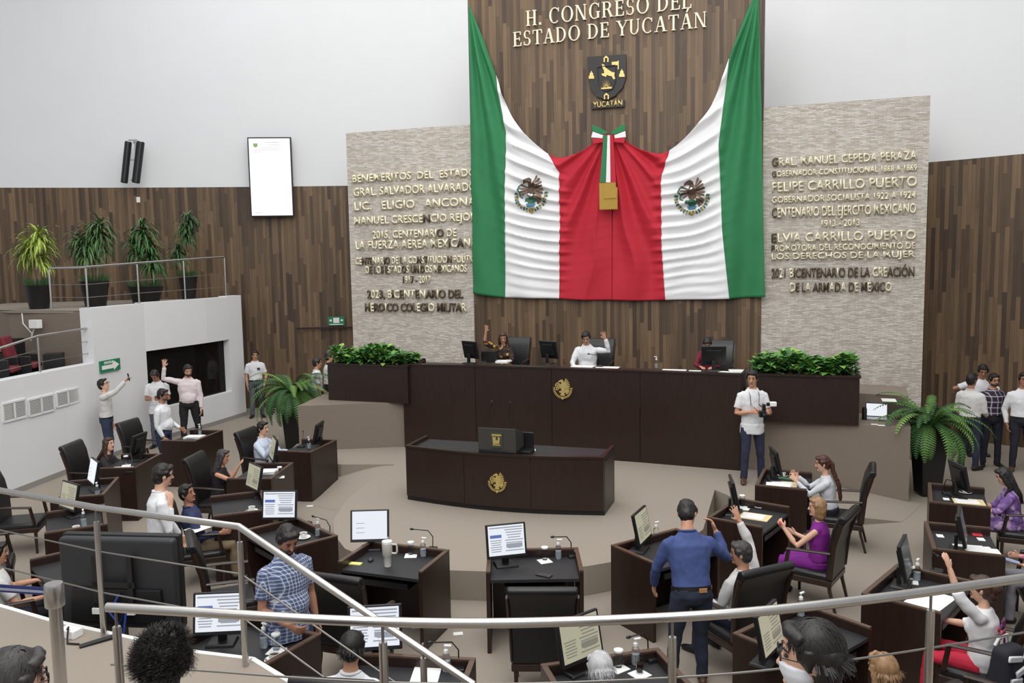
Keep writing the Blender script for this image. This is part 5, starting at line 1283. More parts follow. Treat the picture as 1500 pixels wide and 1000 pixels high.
def person(label, x, y, z0=0.0, yaw=0.0, h=1.70, sit=False, g=1.0, fem=False, lean=(0,0), twist=0, head=(0,0,0), skin=1,
           R_=None, L_=None, top=WH, sleeve='long', tuck=True, legs=DNAVY, shoes=LEATHK, dress=None, hair=('short','black'), feet=None, belly=0, beard=None, glasses=False,
           fine=False, collar=True, belt=True, seat=.445, knees=None, near=False, mask=False, legs_on=True, strands=0):
    s=h/1.70; root=thing('person',label,'person',(x,y,z0),R(yaw))
    V=Vector; S=lambda p:V(p)*s
    t=nz((lean[0],lean[1],1)); tw=R(twist); rgt=V((math.cos(tw),math.sin(tw),0)); rgt=nz(rgt-t*rgt.dot(t)); fw=t.cross(rgt)
    pel=V((0,-.06,(seat/s+.075))) if sit else V((0,0,.92))
    if not sit: pel=pel-V((0,lean[1]*.25,0))
    sp=lambda d:pel+t*d
    # torso section table: distance, half width, half depth
    if fem: TS=[(-.11,.09,.08),(-.05,.155,.115),(.03,.165,.12),(.16,.128,.098),(.28,.142,.108),(.385,.150,.10),(.435,.128,.085),(.475,.088,.066),(.515,.056,.054),(.548,.050,.050)]
    else: TS=[(-.11,.09,.08),(-.05,.150,.115),(.03,.155,.115),(.16,.150,.108),(.30,.168,.118),(.395,.172,.112),(.445,.150,.095),(.485,.105,.076),(.52,.070,.062),(.555,.060,.058)]
    TS=[(d,a*g if d<.42 else a*(1+(g-1)*.4),b*g if d<.42 else b) for d,a,b in TS]
    def torso(m,off,d0=-1,d1=9,mi=0):
        rows=[r for r in TS if d0<=r[0]<=d1]
        m.tube([S(sp(r[0])) for r in rows],[((r[1]+off)*s,(r[2]+off)*s) for r in rows],20,hint=rgt,mi=mi)
    # limbs
    shw=.152 if fem else .176
    sh={}; el={}; wr={}; arms={'R':R_ or {}, 'L':L_ or {}}
    for k,sg in (('R',1),('L',-1)):
        A=arms[k]; U=A.get('U',(.10,.03,-1)); Fv=A.get('F',(.02,.22,-1))
        cv=lambda q: nz(rgt*(q[0]*sg)+fw*q[1]*1.0+V((0,0,1))*q[2])
        sh[k]=sp(.418)+rgt*sg*shw*(1+(g-1)*.6)+V((0,0,.035 if cv(U).z>.2 else 0)); el[k]=sh[k]+cv(U)*.285; wr[k]=el[k]+cv(Fv)*.25
    hip={};kn={};an={};fd={}
    for i,(k,sg) in enumerate((('R',1),('L',-1))):
        hip[k]=pel+rgt*sg*.088*g+V((0,0,-.03))
        if sit:
            kx=(knees or {}).get(k,(.05,.44,.0)); kn[k]=hip[k]+V((sg*kx[0],kx[1],kx[2])); fx=(feet or {}).get(k,(0,.02)); an[k]=V((kn[k].x+sg*fx[0],kn[k].y+fx[1],.085)); fd[k]=V((sg*.15,1,0)).normalized()
        else:
            fx=(feet or {}).get(k,(.035,.0)); an[k]=V((sg*(.088+fx[0]),fx[1],.085)); mid=(hip[k]+an[k])/2; kn[k]=mid+V((0,.03 if fx[1]>=-.05 else .05,.0)); fd[k]=V((sg*.28,1,0)).normalized()
    b=MB(); torso(b,-.004)
    # neck and head
    nb=sp(.52); hyaw,hp,hr=[R(q) for q in head]
    H=Matrix.Rotation(hyaw,3,t)@Matrix(((rgt.x,fw.x,t.x),(rgt.y,fw.y,t.y),(rgt.z,fw.z,t.z)))@Matrix.Rotation(hp,3,'X')@Matrix.Rotation(hr,3,'Y')
    hx,hy,hz=[H.col[i] for i in range(3)]
    hc=nb+t*.065+hz*.105+hy*.022
    hp_=lambda a,c,d: S(hc+hx*a+hy*c+hz*d)
    b.tube([S(nb-t*.04),S(nb+t*.03),S(hc-hz*.07-hy*.02)],[(.062*s,.060*s),(.054*s,.055*s),(.052*s,.055*s)] if not fem else [(.054*s,.052*s),(.046*s,.047*s),(.046*s,.048*s)],14,hint=rgt)
    HS=[(-.118,.020,.018,.048),(-.105,.040,.040,.036),(-.075,.056,.066,.018),(-.035,.067,.083,.006),(.02,.073,.092,0),(.06,.072,.092,-.004),(.09,.060,.076,-.006),(.108,.038,.046,-.006),(.118,.012,.014,-.006)]
    b.tube([hp_(0,r[3],r[0]) for r in HS],[(r[1]*s,r[2]*s) for r in HS],18,hint=hx)
    b.tube([hp_(0,.078,.022),hp_(0,.094,-.012),hp_(0,.103,-.030),hp_(0,.088,-.040)],[.008*s,.011*s,.015*s,.010*s],8)
    for sg in (-1,1): b.ball(hp_(sg*.076,-.008,-.005),(.012*s,.020*s,.032*s),8,6,M=H)
    b.ball(hp_(0,.074,-.095),(.022*s,.016*s,.016*s),8,6)
    # arms and hands
    for k,sg in (('R',1),('L',-1)):
        A=arms[k]; sl=.94 if fem else 1.0
        b.tube([S(sh[k]-nz(el[k]-sh[k])*.03-rgt*sg*.04),S(sh[k]),S(sh[k]*.6+el[k]*.4),S(el[k]),S(el[k]*.7+wr[k]*.3),S(wr[k])],[q*s*sl for q in (.034,.044,.043,.037,.039,.026)],12)
        d=nz(wr[k]-el[k]); 
        if 'H' in A: d=nz(rgt*(A['H'][0]*sg)+fw*A['H'][1]+V((0,0,1))*A['H'][2])
        n=A.get('palm'); n=(rgt*(n[0]*sg)+fw*n[1]+V((0,0,n[2]))) if n else (-rgt*sg)
        n=n-d*n.dot(d); n=nz(n) if n.length>.05 else nz(d.orthogonal()); side=d.cross(n)*sg
        w=wr[k]; curl=A.get('curl',.5); spr=A.get('spread',.12); hs=.92 if fem else 1
        b.tube([S(w-d*.02),S(w+d*.02*hs),S(w+d*.065*hs),S(w+d*.095*hs)],[(.024*s,.019*s),(.032*s*hs,.017*s),(.041*s*hs,.015*s),(.038*s*hs,.012*s)],12,hint=side)
        for off,ln in ((.031,.072),(.0105,.084),(-.0105,.078),(-.031,.060)):
            p=w+(d*.088+side*off)*hs; dd=nz(d+side*off*spr*30); pts=[S(p)]; c=curl*.5
            for j in range(3):
                dd=nz(dd*math.cos(c)+n*math.sin(c)); p=p+dd*(ln/3*hs*1.05); pts.append(S(p)); c=curl*.8
            b.tube(pts,[.0098*s,.0096*s,.0088*s,.0075*s],8)
        tp=w+(d*.028+side*.026)*hs; td=nz(d*.75+side*(.75+spr)+n*.25)
        b.tube([S(tp),S(tp+td*.035),S(tp+nz(td+d*.35)*.068)],[.014*s,.0115*s,.009*s],8)
    if legs_on:
        for k in 'RL':
            b.tube([S(hip[k]),S(hip[k]*.55+kn[k]*.45),S(kn[k]),S(kn[k]*.7+an[k]*.3),S(an[k])],[q*s for q in (.080*g,.068*g,.052,.050,.036)],12)
            b.tube([S(an[k]+V((0,0,.0))),S(V((an[k].x,an[k].y,.035))+fd[k]*.03),S(V((an[k].x,an[k].y,.03))+fd[k]*.14)],[.034*s,.034*s,.024*s],10)
    bo=soft(b.build('body',SK[skin],root),.0085 if not fine else .0065,2)
    # face features
    hm=HAIR[hair[1]]
    for sg in (-1,1):
        m=MB(); m.ball(hp_(sg*.030,.083,.010),(.013*s,.008*s,.007*s),10,6,M=H); m.build('eye',EYE,root)
        m=MB(); m.tube([hp_(sg*.014,.092,.030),hp_(sg*.032,.089,.034),hp_(sg*.048,.076,.028)],[.004*s,.0045*s,.003*s],6); m.build('eyebrow',hm,root)
    m=MB(); m.tube([hp_(-.024,.076,-.068),hp_(-.010,.086,-.066),hp_(.010,.086,-.066),hp_(.024,.076,-.068)],[.003*s,.0065*s,.0065*s,.003*s],6); m.build('mouth',LIP,root)
    if beard:
        m=MB(); 
        for a_ in (-70,-45,-20,0,20,45,70):
            c_,s_=math.cos(R(a_)),math.sin(R(a_)); m.ball(hp_(.054*s_,.012+.062*c_,-.088+.018*abs(s_)),(.020*s,.018*s,.024*s),8,6,M=H)
        m.tube([hp_(-.03,.083,-.052),hp_(0,.094,-.048),hp_(.03,.083,-.052)],[.005*s,.007*s,.005*s],6)
        soft(m.build('beard',hm if beard==1 else HAIR[beard],root),.008,1)
    if glasses:
        m=MB()
        for sg in (-1,1):
            ring=[hp_(sg*.032+.021*math.cos(R(q)),.103,.010+.017*math.sin(R(q))) for q in range(0,361,30)]; m.tube(ring,.0025*s,5)
            m.tube([hp_(sg*.053,.103,.012),hp_(sg*.076,.05,.012),hp_(sg*.078,-.01,.008)],.0022*s,5)
        m.tube([hp_(-.011,.104,.014),hp_(.011,.104,.014)],.0025*s,5); m.build('glasses',BLACKP,root)
    if mask:
        m=MB(); rows=[(-.118,.045,.035),(-.09,.062,.055),(-.055,.070,.072),(-.020,.068,.078)]
        m.tube([hp_(0,.030,r[0]) for r in rows],[(r[1]*s,(r[2])*s) for r in rows],16,hint=hx); soft(m.build('face_mask',cl('mask',(228,232,238)),root),.006,2)
        m=MB()
        for sg in (-1,1): m.tube([hp_(sg*.064,.05,-.03),hp_(sg*.078,.0,-.01),hp_(sg*.072,.03,-.07)],.002*s,5)
    # hair
    st=hair[0]; m=MB()
    if st!='bald':
        m.ball(hp_(0,-.016,.031),(.082*s,.097*s,.099*s),16,12,M=H); m.ball(hp_(0,-.045,-.010),(.074*s,.066*s,.085*s),14,10,M=H)
        m.tube([hp_(-.06,.035,.075),hp_(-.02,.072,.092),hp_(.03,.070,.092),hp_(.06,.035,.075)],[.022*s,.022*s,.022*s,.020*s],8)
        for sg in (-1,1): m.tube([hp_(sg*.074,.012,.05),hp_(sg*.077,.012,.015),hp_(sg*.073,.010,-.020)],[.022*s,.016*s,.008*s],8)
    vox=.010; dsp=.016; tx=CURLT
    if st in('long','longback'):
        m.tube([hp_(0,-.04,.03),hp_(0,-.065,-.08),S(nb-fw*.085-t*.04),S(sp(.40)-fw*.12*g),S(sp(.30)-fw*.13*g)],[(.078*s,.06*s),(.085*s,.050*s),(.095*s,.040*s),(.085*s,.032*s),(.045*s,.018*s)],14,hint=hx)
        for sg in (-1,1): m.tube([hp_(sg*.068,.02,.04),hp_(sg*.080,.0,-.05),S(nb+rgt*sg*.085-fw*.01),S(sp(.42)+rgt*sg*.095+fw*(.07 if st=='long' else -.08))],[.026*s,.028*s,.030*s,.018*s],8)
    if st=='bobshort': m.tube([hp_(0,-.035,.05),hp_(0,-.045,-.03),hp_(0,-.055,-.10),hp_(0,-.06,-.125)],[(.090*s,.085*s),(.090*s,.064*s),(.076*s,.048*s),(.05*s,.03*s)],14,hint=hx)
    if st=='bob':
        m.tube([hp_(0,-.02,.05),hp_(0,-.03,-.04),hp_(0,-.035,-.12),hp_(0,-.035,-.15)],[(.088*s,.088*s),(.094*s,.080*s),(.088*s,.062*s),(.06*s,.04*s)],14,hint=hx)
    if st=='pony':
        m.tube([hp_(0,-.10,.03),hp_(0,-.135,-.02),hp_(0,-.13,-.12),S(sp(.36)-fw*.17),S(sp(.18)-fw*.17),S(sp(.10)-fw*.16)],[.022*s,.030*s,.032*s,.030*s,.024*s,.008*s],10)
    if st=='bun': m.ball(hp_(0,-.125,.02),.05*s,12,8); m.ball(hp_(0,-.09,-.06),(.06*s,.04*s,.05*s),10,8)
    if st=='curly':
        m.ball(hp_(0,-.02,.035),(.125*s,.13*s,.118*s),16,12,M=H); m.ball(hp_(0,-.06,-.06),(.115*s,.09*s,.10*s),14,10,M=H); dsp=.035
    if st=='curlybun':
        m.ball(hp_(0,-.02,.035),(.108*s,.118*s,.112*s),16,12,M=H); m.ball(hp_(0,-.075,-.07),(.085*s,.06*s,.07*s),14,10,M=H); m.ball(hp_(0.03,-.12,-.05),(.045*s,.045*s,.045*s)); dsp=.03
    if st=='bald':
        for sg in (-1,1): m.ball(hp_(sg*.068,-.02,.01),(.020*s,.05*s,.04*s),10,8,M=H)
        m.ball(hp_(0,-.075,.0),(.066*s,.034*s,.065*s),12,8,M=H); m.ball(hp_(0,-.03,.085),(.055*s,.06*s,.030*s),12,8,M=H)
    soft(m.build('hair',hm,root),vox if not fine else .008,1,dsp*s,tx)
    if strands:
        rnd=random.Random(len(label)); m=MB()
        A_,B_=(.090,.106,.108) if st!='curlybun' else (.112,.122,.116),None
        for i in range(strands):
            u=rnd.uniform(-.25 if st!='bobshort' else .1,1); a=rnd.uniform(0,6.283)
            if u<.55 and math.sin(a)>.15: continue
            q=math.sqrt(max(0,1-u*u)); nl=V((q*math.cos(a),q*math.sin(a),u)); p=V((nl.x*A_[0],nl.y*A_[1]-.018,nl.z*A_[2]+.031))
            dn=V((nl.x*.6,nl.y*.6-.25,-1)); dn=dn-nl*dn.dot(nl); dn=nz(dn+V((rnd.uniform(-.3,.3),rnd.uniform(-.3,.3),0)))
            sd=nz(nl.cross(dn)); pts=[]
            if st=='curlybun':
                ph=rnd.uniform(0,6.28); r_=rnd.uniform(.006,.013)
                for k in range(9):
                    t_=k/8; pts.append(p+nl*(.004+.02*t_)+dn*(.03*t_)+sd*(r_*math.cos(ph+t_*9))+nl*(r_*math.sin(ph+t_*9)))
                w_=.0022
            else:
                L_h=rnd.uniform(.05,.10)
                for k in range(6):
                    t_=k/5; x_=p+dn*L_h*t_+nl*(.002+.007*rnd.random()*t_); c_=x_-V((0,-.018,.031)); kk=V((c_.x/A_[0],c_.y/A_[1],c_.z/A_[2])).length
                    pts.append(V((0,-.018,.031))+c_*((1.0+.03*t_*rnd.random())/kk if x_.z>.0 else max(1,1/kk)))
                w_=.0035
            vs=[]
            for k,pp_ in enumerate(pts):
                w2=w_*(1-.7*k/len(pts)); vs+=[hp_(*(pp_-sd*w2)),hp_(*(pp_+sd*w2))]
            m.add(vs,[(2*k,2*k+1,2*k+3,2*k+2) for k in range(len(pts)-1)])
        so_=m.build('hair_strands',hm,root); so_['kind']='stuff'
    # clothes
    sho=.013
    def sleeves(m,frac,off,wid=1.0):
        for k,sg in (('R',1),('L',-1)):
            pts=[sh[k]-nz(el[k]-sh[k])*.03-rgt*sg*.05,sh[k],sh[k]*.5+el[k]*.5]; rr=[.054,.063,.057*wid]
            if frac>1: pts+=[el[k],el[k]*.6+wr[k]*.4,wr[k]-nz(wr[k]-el[k])*.012]; rr+=[.050,.049,.037]
            elif frac>.7: pts+=[el[k]*.9+sh[k]*.1,el[k]+nz(wr[k]-el[k])*.05]; rr+=[.054*wid,.055*wid]
            else: pts+=[sh[k]*.30+el[k]*.70]; rr+=[.059*wid]
            sc=.93 if fem else 1
            m.tube([S(p) for p in pts],[(q+off)*s*sc for q in rr],12)
    if top is not None:
        m=MB(); torso(m,sho,.0 if tuck else -.13,.525 if collar else .515)
        fr={'long':2,'elbow':.8,'short':.6,'none':0}[sleeve]
        if not tuck and not sit: m.tube([S(sp(-.02)),S(sp(-.17))],[((.165*g+.018)*s,(.12*g+.02)*s)]*2,18,hint=rgt)
        if fr: sleeves(m,fr,0,1.15 if sleeve=='elbow' else 1.05)
        else:
            for k,sg in (('R',1),('L',-1)): m.ball(S(sh[k]-rgt*sg*.03),(.05*s,.06*s,.06*s))
        if fem:
            for sg in (-1,1): m.ball(S(sp(.315)+rgt*sg*.065+fw*.085*g),(.062*s,.055*s,.06*s))
        if belly: m.ball(S(sp(.12)+fw*.06),(.15*g*s,(.10+belly)*s,.15*s),16,10)
        soft(m.build('shirt' if not dress else 'dress_top',top,root),.013,2,.022*s)
        if collar:
            m=MB(); ring=[]; 
            for q in range(0,361,24):
                c_,s_=math.cos(R(q)),math.sin(R(q)); ring.append(S(sp(.528+ (.0 if s_<.1 else -.040*s_))+rgt*c_*.066+fw*(s_*.066)))
            m.tube(ring,[(.010*s,.020*s)]*len(ring),6,hint=tuple(t)); m.build('collar',top,root)
    if dress:
        m=MB(); torso(m,sho+.004,-.14,.05)
        for k in 'RL': m.tube([S(hip[k]),S(hip[k]*.5+kn[k]*.5),S(kn[k]+nz(kn[k]-hip[k])*.02)],[.10*s,.088*s,.076*s],12)
        m.tube([S((hip['R']+hip['L'])/2),S((kn['R']+kn['L'])/2)],[(.14*s,.085*s),(.11*s,.07*s)],12,hint=rgt)
        soft(m.build('skirt',dress,root),.013,3,.016*s)
    elif legs_on:
        m=MB(); torso(m,sho+(.006 if tuck else -.004),-.12,.05 if tuck else -.02)
        for k in 'RL': m.tube([S(hip[k]),S(hip[k]*.55+kn[k]*.45),S(kn[k]),S(kn[k]*.6+an[k]*.4),S(an[k]-V((0,0,.03)))],[q*s for q in (.094*g,.082*g,.066,.060,.055)],12)
        soft(m.build('trousers',legs,root),.013,2,.018*s)
        if tuck and belt and top is not None and not sit:
            m=MB(); m.tube([S(sp(.015)),S(sp(.052))],[((.155*g+.017)*s,(.116*g+.019)*s)]*2,20,hint=rgt); m.build('belt',LEATHK,root)
    if legs_on:
        for k in 'RL':
            m=MB(); f=fd[k]; a=V((an[k].x,an[k].y,0)); sd=V((-f.y,f.x,0))
            m.tube([S(a-f*.075+V((0,0,.035))),S(a-f*.05+V((0,0,.045))),S(a+f*.03+V((0,0,.047))),S(a+f*.10+V((0,0,.034))),S(a+f*.165+V((0,0,.028))),S(a+f*.19+V((0,0,.022)))],[(q[0]*s,q[1]*s) for q in ((.022,.028),(.037,.044),(.040,.046),(.044,.033),(.036,.027),(.016,.016))],12,hint=tuple(sd))
            m.build('shoe',shoes,root)
    P=dict(root=root,s=s,hp=hp_,H=H,wr={k:S(wr[k]) for k in wr},el={k:S(el[k]) for k in el},sp=lambda d:S(sp(d)),fw=fw,rgt=rgt,t=t,M=Matrix.Translation((x,y,z0))@Matrix.Rotation(R(yaw),4,'Z'))
    return P
def spot(px,py,z): p=at(px,py,z); return p.x,p.y
RAISE=dict(U=(.55,.30,.65),F=(-.10,.10,1),palm=(0,1,0),curl=.15,spread=.25)
REST=dict(U=(.26,.62,-.68),F=(-.42,.9,.12),palm=(0,0,-1),curl=.35)
HANG=dict(U=(.14,.02,-1),F=(.02,.20,-1))
def sitter(label,k,**kw):
    x,y,yaw=CHP[k]; off=(0,0); kw.pop('off',None); yw=kw.pop('dyaw',0); v=polar(off,yaw)
    if k in SITPOS: x,y=SITPOS[k]
    kw['h']=kw.get('h',1.7)*.94; kw['seat']=.405
    return person(label,x+v.x,y+v.y,0,math.degrees(yaw)+yw,sit=True,**kw)
def hold(P,k,size,m,name,label,cat,fwd=.09,rot=None,off=(0,0,0)):
    """a held thing in the hand of person P"""
    w=P['wr'][k]; d=(w-P['el'][k]).normalized(); p=P['M']@(w+d*fwd+Vector(off))
    mb=MB(); mb.box((0,0,0),size); o=mb.build(name,m,smooth=0,bevel=.003); o.location=p; o.rotation_euler=rot or (0,0,0); return tag(o,label,cat)

# --- on the bench
def bsit(nm,dx=0,fwd=.0): p=PCH[nm]; q=p+UX*dx-NIN*fwd; return q.x,q.y
x,y=bsit('w',-.10,.22); person('woman in a yellow and black patterned blouse raising her arm at the bench',x,y,1.2,162,1.62,sit=True,fem=True,skin=1,top=pattern('blouse_yellow','spots',[(34,28,30),(60,40,36),(190,150,66),(120,50,44)],1.1),sleeve='elbow',hair=('long','brown'),R_=dict(U=(.80,.35,.45),F=(-.22,.25,1),palm=(0,1,0),curl=.1,spread=.3),L_=REST,lean=(0,.12),head=(18,-12,0),legs=BLK,collar=False)
x,y=bsit('m',-.14,.25); person('man in a white shirt raising his arm at the middle of the bench',x,y,1.2,162,1.70,sit=True,g=1.12,skin=1,top=WH,hair=('short','black'),L_=dict(U=(.85,.30,.05),F=(-.25,.25,1),palm=(0,1,0),curl=.1,spread=.3),R_=dict(U=(.25,.55,-.8),F=(-.35,.9,-.15),palm=(0,0,-1)),lean=(0,.14),head=(8,-18,0),belly=.02)
x,y=bsit('r',-.16,.16); person('person in a dark red jacket looking down behind a monitor on the bench',x,y,1.2,165,1.56,sit=True,fem=True,skin=1,top=cl('maroon',(112,26,44)),hair=('short','black'),R_=REST,L_=REST,lean=(0,.16),head=(0,-32,0),legs=BLK,collar=False)
# --- behind the left planter
x,y=spot(463,528,1.86); person('man in white beside the left planter, nearer the camera, seen in profile',x,y,.35,-70,1.54,skin=1,top=WH,sleeve='short',hair=('short','black'),legs=DNAVY)
x,y=spot(474,521,1.92); person('man in white beside the left planter, half behind another man in profile',x,y+.45,.35,-70,1.58,skin=1,top=WH2,sleeve='short',hair=('short','black'),legs=DNAVY)
# --- standing people
x,y=spot(1101,704,.35)
P=person('photographer in a white polo shirt with a camera, standing before the bench',x,y,.35,178,1.74,g=1.0,skin=1,top=WH,sleeve='short',tuck=False,legs=NAVY,shoes=LEATHB,hair=('short','black'),R_=dict(U=(.25,.05,-1),F=(-.80,.85,.25),palm=(-1,0,0),curl=.7),L_=dict(U=(.30,.05,-1),F=(-.25,.9,.22),palm=(-1,0,0),curl=.7),head=(-25,-8,0),feet=dict(R=(.06,.10),L=(.06,.0)))
CAMB=mat('camera_black',(22,22,24),.4)
c=(P['wr']['R']+P['wr']['L'])/2+Vector((-.03,.10,-.01)); pc=P['M']@c
t=thing('photo_camera','black camera with a white flash head, held by the photographer in white','camera',tuple(pc),R(178))
m=MB(); m.box((0,0,0),(.14,.07,.10)); m.build('camera_body',CAMB,t,bevel=.008)
m=MB(); m.tube([(0,.03,0),(0,.13,-.03)],[.036,.042],14); m.build('lens',CAMB,t)
m=MB(); m.box((0,0,.10),(.05,.05,.10)); m.box((-.06,.02,.15),(.05,.05,.05)); m.build('flash',CAMB,t,bevel=.004)
m=MB(); m.box((-.13,.03,.155),(.10,.06,.07)); m.build('flash_head',PAPER,t,bevel=.01)
m=MB(); n0=P['sp'](.50); f=P['fw']; rr=P['rgt']
m.tube([c+Vector((.07,0,.03)),P['sp'](.30)+f*.15+rr*.06,P['sp'](.44)+f*.13+rr*.07,P['sp'](.52)+rr*.075,P['sp'](.535)-f*.06,P['sp'](.52)-rr*.075,P['sp'](.44)+f*.13-rr*.07,P['sp'](.30)+f*.15-rr*.06,c+Vector((-.07,0,.03))],[(.016,.003)]*9,6); so=m.build('camera_strap',pattern('strap','spots',[(40,32,34),(96,60,50),(60,44,60),(140,120,90)],.4),t)
so.matrix_parent_inverse=Matrix(); so.matrix_local=(Matrix.Translation(pc)@Matrix.Rotation(R(178),4,'Z')).inverted()@P['M']
x,y=spot(373,515,1.70); P=person('man in a white polo and grey trousers by the timber wall left of the fern',x,y,0,196,1.72,skin=1,top=WH,sleeve='short',legs=GREYT,hair=('short','black'),R_=dict(U=(.2,-.05,-1),F=(-.1,.15,-1)),L_=dict(U=(.28,-.1,-1),F=(-.2,.35,-.9)),head=(5,-10,0))
m=MB(); m.box(tuple(P['sp'](.34)+P['fw']*.145-P['rgt']*.08),(.07,.02,.05)); m.build('badge',BLACKP,P['root'],smooth=0)
x,y=spot(152,557,1.68); P=person('man in white with glasses holding up a phone beside the white wall',x,y,0,-78,1.68,g=.95,skin=0,top=WH2,legs=JEAN,hair=('short','black'),glasses=True,R_=dict(U=(.05,.75,.35),F=(-.25,.75,.85),palm=(0,.3,0),curl=.8),L_=HANG,head=(-8,18,0))
hold(P,'R',(.075,.012,.15),BLACKP,'mobile_phone','phone held up by the man in glasses at the white wall','phone',.11,(.2,0,R(-78)))
x,y=spot(229,541,1.70); P=person('man in a white shirt looking down at his phone by the control window',x,y,0,188,1.70,g=1.1,skin=2,top=WH,sleeve='short',tuck=False,legs=GREYT,hair=('short','black'),R_=dict(U=(.15,.1,-1),F=(-.4,.8,.15)),L_=dict(U=(.15,.1,-1),F=(-.4,.85,.15)),head=(-10,-35,0))
hold(P,'L',(.075,.15,.012),BLACKP,'mobile_phone','phone looked at by the man at the control window','phone',.10,(.5,0,R(188)),(0,0,.03))
x,y=spot(236,573,1.62); P=person('man in a white long-sleeved shirt and glasses, in profile beside the left desk',x,y,0,-92,1.64,g=1.12,skin=2,top=WH,legs=JEAN,hair=('short','black'),glasses=True,belly=.03,R_=dict(U=(.15,-.05,-1),F=(-.05,.45,-.9)),L_=dict(U=(.15,.1,-1),F=(-.1,.8,-.5)),head=(0,-5,0),beard='salt')
x,y=spot(274,535,1.78); P=person('bearded man in a pinkish white shirt raising his hand by the control window',x,y,0,196,1.78,g=1.12,skin=0,top=PINKW,legs=BLK,hair=('short','black'),beard=1,belly=.02,R_=dict(U=(.95,.10,.30),F=(-.12,.15,1),palm=(0,1,0),curl=.1,spread=.3),L_=HANG,head=(18,-18,0),feet=dict(R=(.05,.05),L=(.10,-.12)))
hold(P,'L',(.075,.012,.15),BLACKP,'mobile_phone','phone hanging in the hand of the bearded man in pinkish white','phone',.11,(0,0,R(196)))
x,y=spot(230,684,1.74); P=person('young man in a white shirt standing with a hand to his face, behind the television',x,y,0,-62,1.74,g=1.0,skin=0,top=WH,legs=KHAKI,hair=('short','black'),R_=dict(U=(.16,.22,-1),F=(-.30,.10,1),palm=(-.6,-.4,0),curl=.35),L_=dict(U=(.25,.25,-1),F=(.05,.5,-.8)),head=(12,-4,0),lean=(0,.06))
x,y=spot(415,768,1.72); P=person('man in a blue checked shirt walking past the empty chair',x,y,0,-132,1.72,g=1.16,skin=2,top=pattern('plaid_blue','plaid',[(124,138,170),(64,78,116),(206,212,222)],.5),sleeve='short',tuck=False,legs=JEAN,hair=('short','black'),beard=1,belly=.02,R_=dict(U=(.16,.05,-1),F=(-.35,.75,-.35),palm=(-1,0,0),curl=.8),L_=dict(U=(.2,-.1,-1),F=(0,.3,-1)),head=(-8,-26,0),feet=dict(R=(.03,-.18),L=(.03,.22)))
x,y=spot(1006,748,1.60); P=person('man in a denim shirt and jeans leaning over a desk, seen from behind',x,y-.10,0,8,1.70,g=1.08,skin=1,top=mat('denim_shirt',(62,78,128),.85,var=.12,scale=22),legs=mat('denim_dark',(36,44,62),.85,var=.15,scale=25),shoes=LEATHB,hair=('short','black'),lean=(.02,.28),R_=dict(U=(.85,.30,-.65),F=(-.25,.35,.9),palm=(-1,.2,0),curl=.9),L_=dict(U=(.35,.45,-1),F=(-.1,.6,-.8)),head=(-28,-22,0),feet=dict(R=(.05,.02),L=(.05,.06)))
m=MB(); m.box(tuple(P['sp'](.02)-P['fw']*.155+P['rgt']*.05),(.07,.012,.035)); m.build('waist_patch',mat('tan_leather',(176,130,88),.6),P['root'],smooth=0)
# --- group at the right wall
x,y=spot(1423,549,1.72); person('man in white and navy trousers seen from behind, talking to the man in checks',x,y,0,-52,1.72,g=1.05,skin=2,top=WH2,legs=NAVY,hair=('short','black'),R_=dict(U=(.15,.15,-1),F=(-.2,.8,-.3)),L_=dict(U=(.2,.1,-1),F=(-.2,.6,-.5)),head=(-12,0,0))
x,y=spot(1455,549,1.68); person('man in a purple checked shirt with glasses and beard, hands behind his back',x,y,0,168,1.68,g=1.08,skin=1,top=pattern('plaid_purple','plaid',[(60,44,66),(38,32,48),(196,190,204)],1.7),legs=DNAVY,hair=('short','black'),beard=1,glasses=True,R_=dict(U=(.25,-.3,-1),F=(-.5,-.2,-.7)),L_=dict(U=(.25,-.3,-1),F=(-.5,-.2,-.7)),head=(10,-5,0))
x,y=8.92,15.55; person('man in a white polo with elbows out, behind the man in checks',x,y,0,175,1.76,skin=2,top=WH,sleeve='short',legs=DNAVY,hair=('short','black'),R_=dict(U=(.85,-.35,-.45),F=(-.6,-.3,.1)),L_=dict(U=(.85,-.35,-.45),F=(-.6,-.3,.1)),head=(-12,-20,0),lean=(-.08,.05))
x,y=spot(1500,548,1.74); person('man in a white shirt cut off by the right picture edge',x,y,0,160,1.74,g=1.08,skin=2,top=WH,legs=DNAVY,shoes=LEATHB,hair=('short','black'),R_=dict(U=(.28,-.2,-1),F=(-.1,.25,-.9)),L_=HANG)
# --- seated on the left
sitter('woman with long dark hair in a black lace top, looking up at the left desk','L2',h=1.60,fem=True,skin=0,top=cl('black_lace',(36,31,33)),sleeve='elbow',hair=('long','brown'),R_=REST,L_=REST,lean=(0,.22),head=(-15,18,0),legs=BLK,collar=False,off=(0,.18))
P=sitter('man in a pale blue shirt waving from the front left desk','A',h=1.72,g=1.08,skin=0,top=cl('pale_blue',(196,206,222)),hair=('short','black'),R_=dict(U=(.25,.65,-.55),F=(-.05,.55,.85),palm=(0,1,0),curl=.15,spread=.25),L_=REST,lean=(0,.0),head=(-5,0,0),legs=DNAVY,off=(0,.08))
P=sitter('grey-haired woman in a black sleeveless top raising her hand','B',h=1.60,fem=True,g=1.05,skin=1,top=cl('black2',(28,26,32)),sleeve='none',hair=('longback','salt'),R_=dict(U=(.30,.85,-.10),F=(-.05,.55,.9),palm=(-.5,1,0),curl=.15,spread=.25),L_=REST,lean=(0,.12),legs=pattern('skirt_print','spots',[(30,26,34),(40,34,44),(176,60,70),(210,200,190)],1.2),collar=False,off=(0,.10))
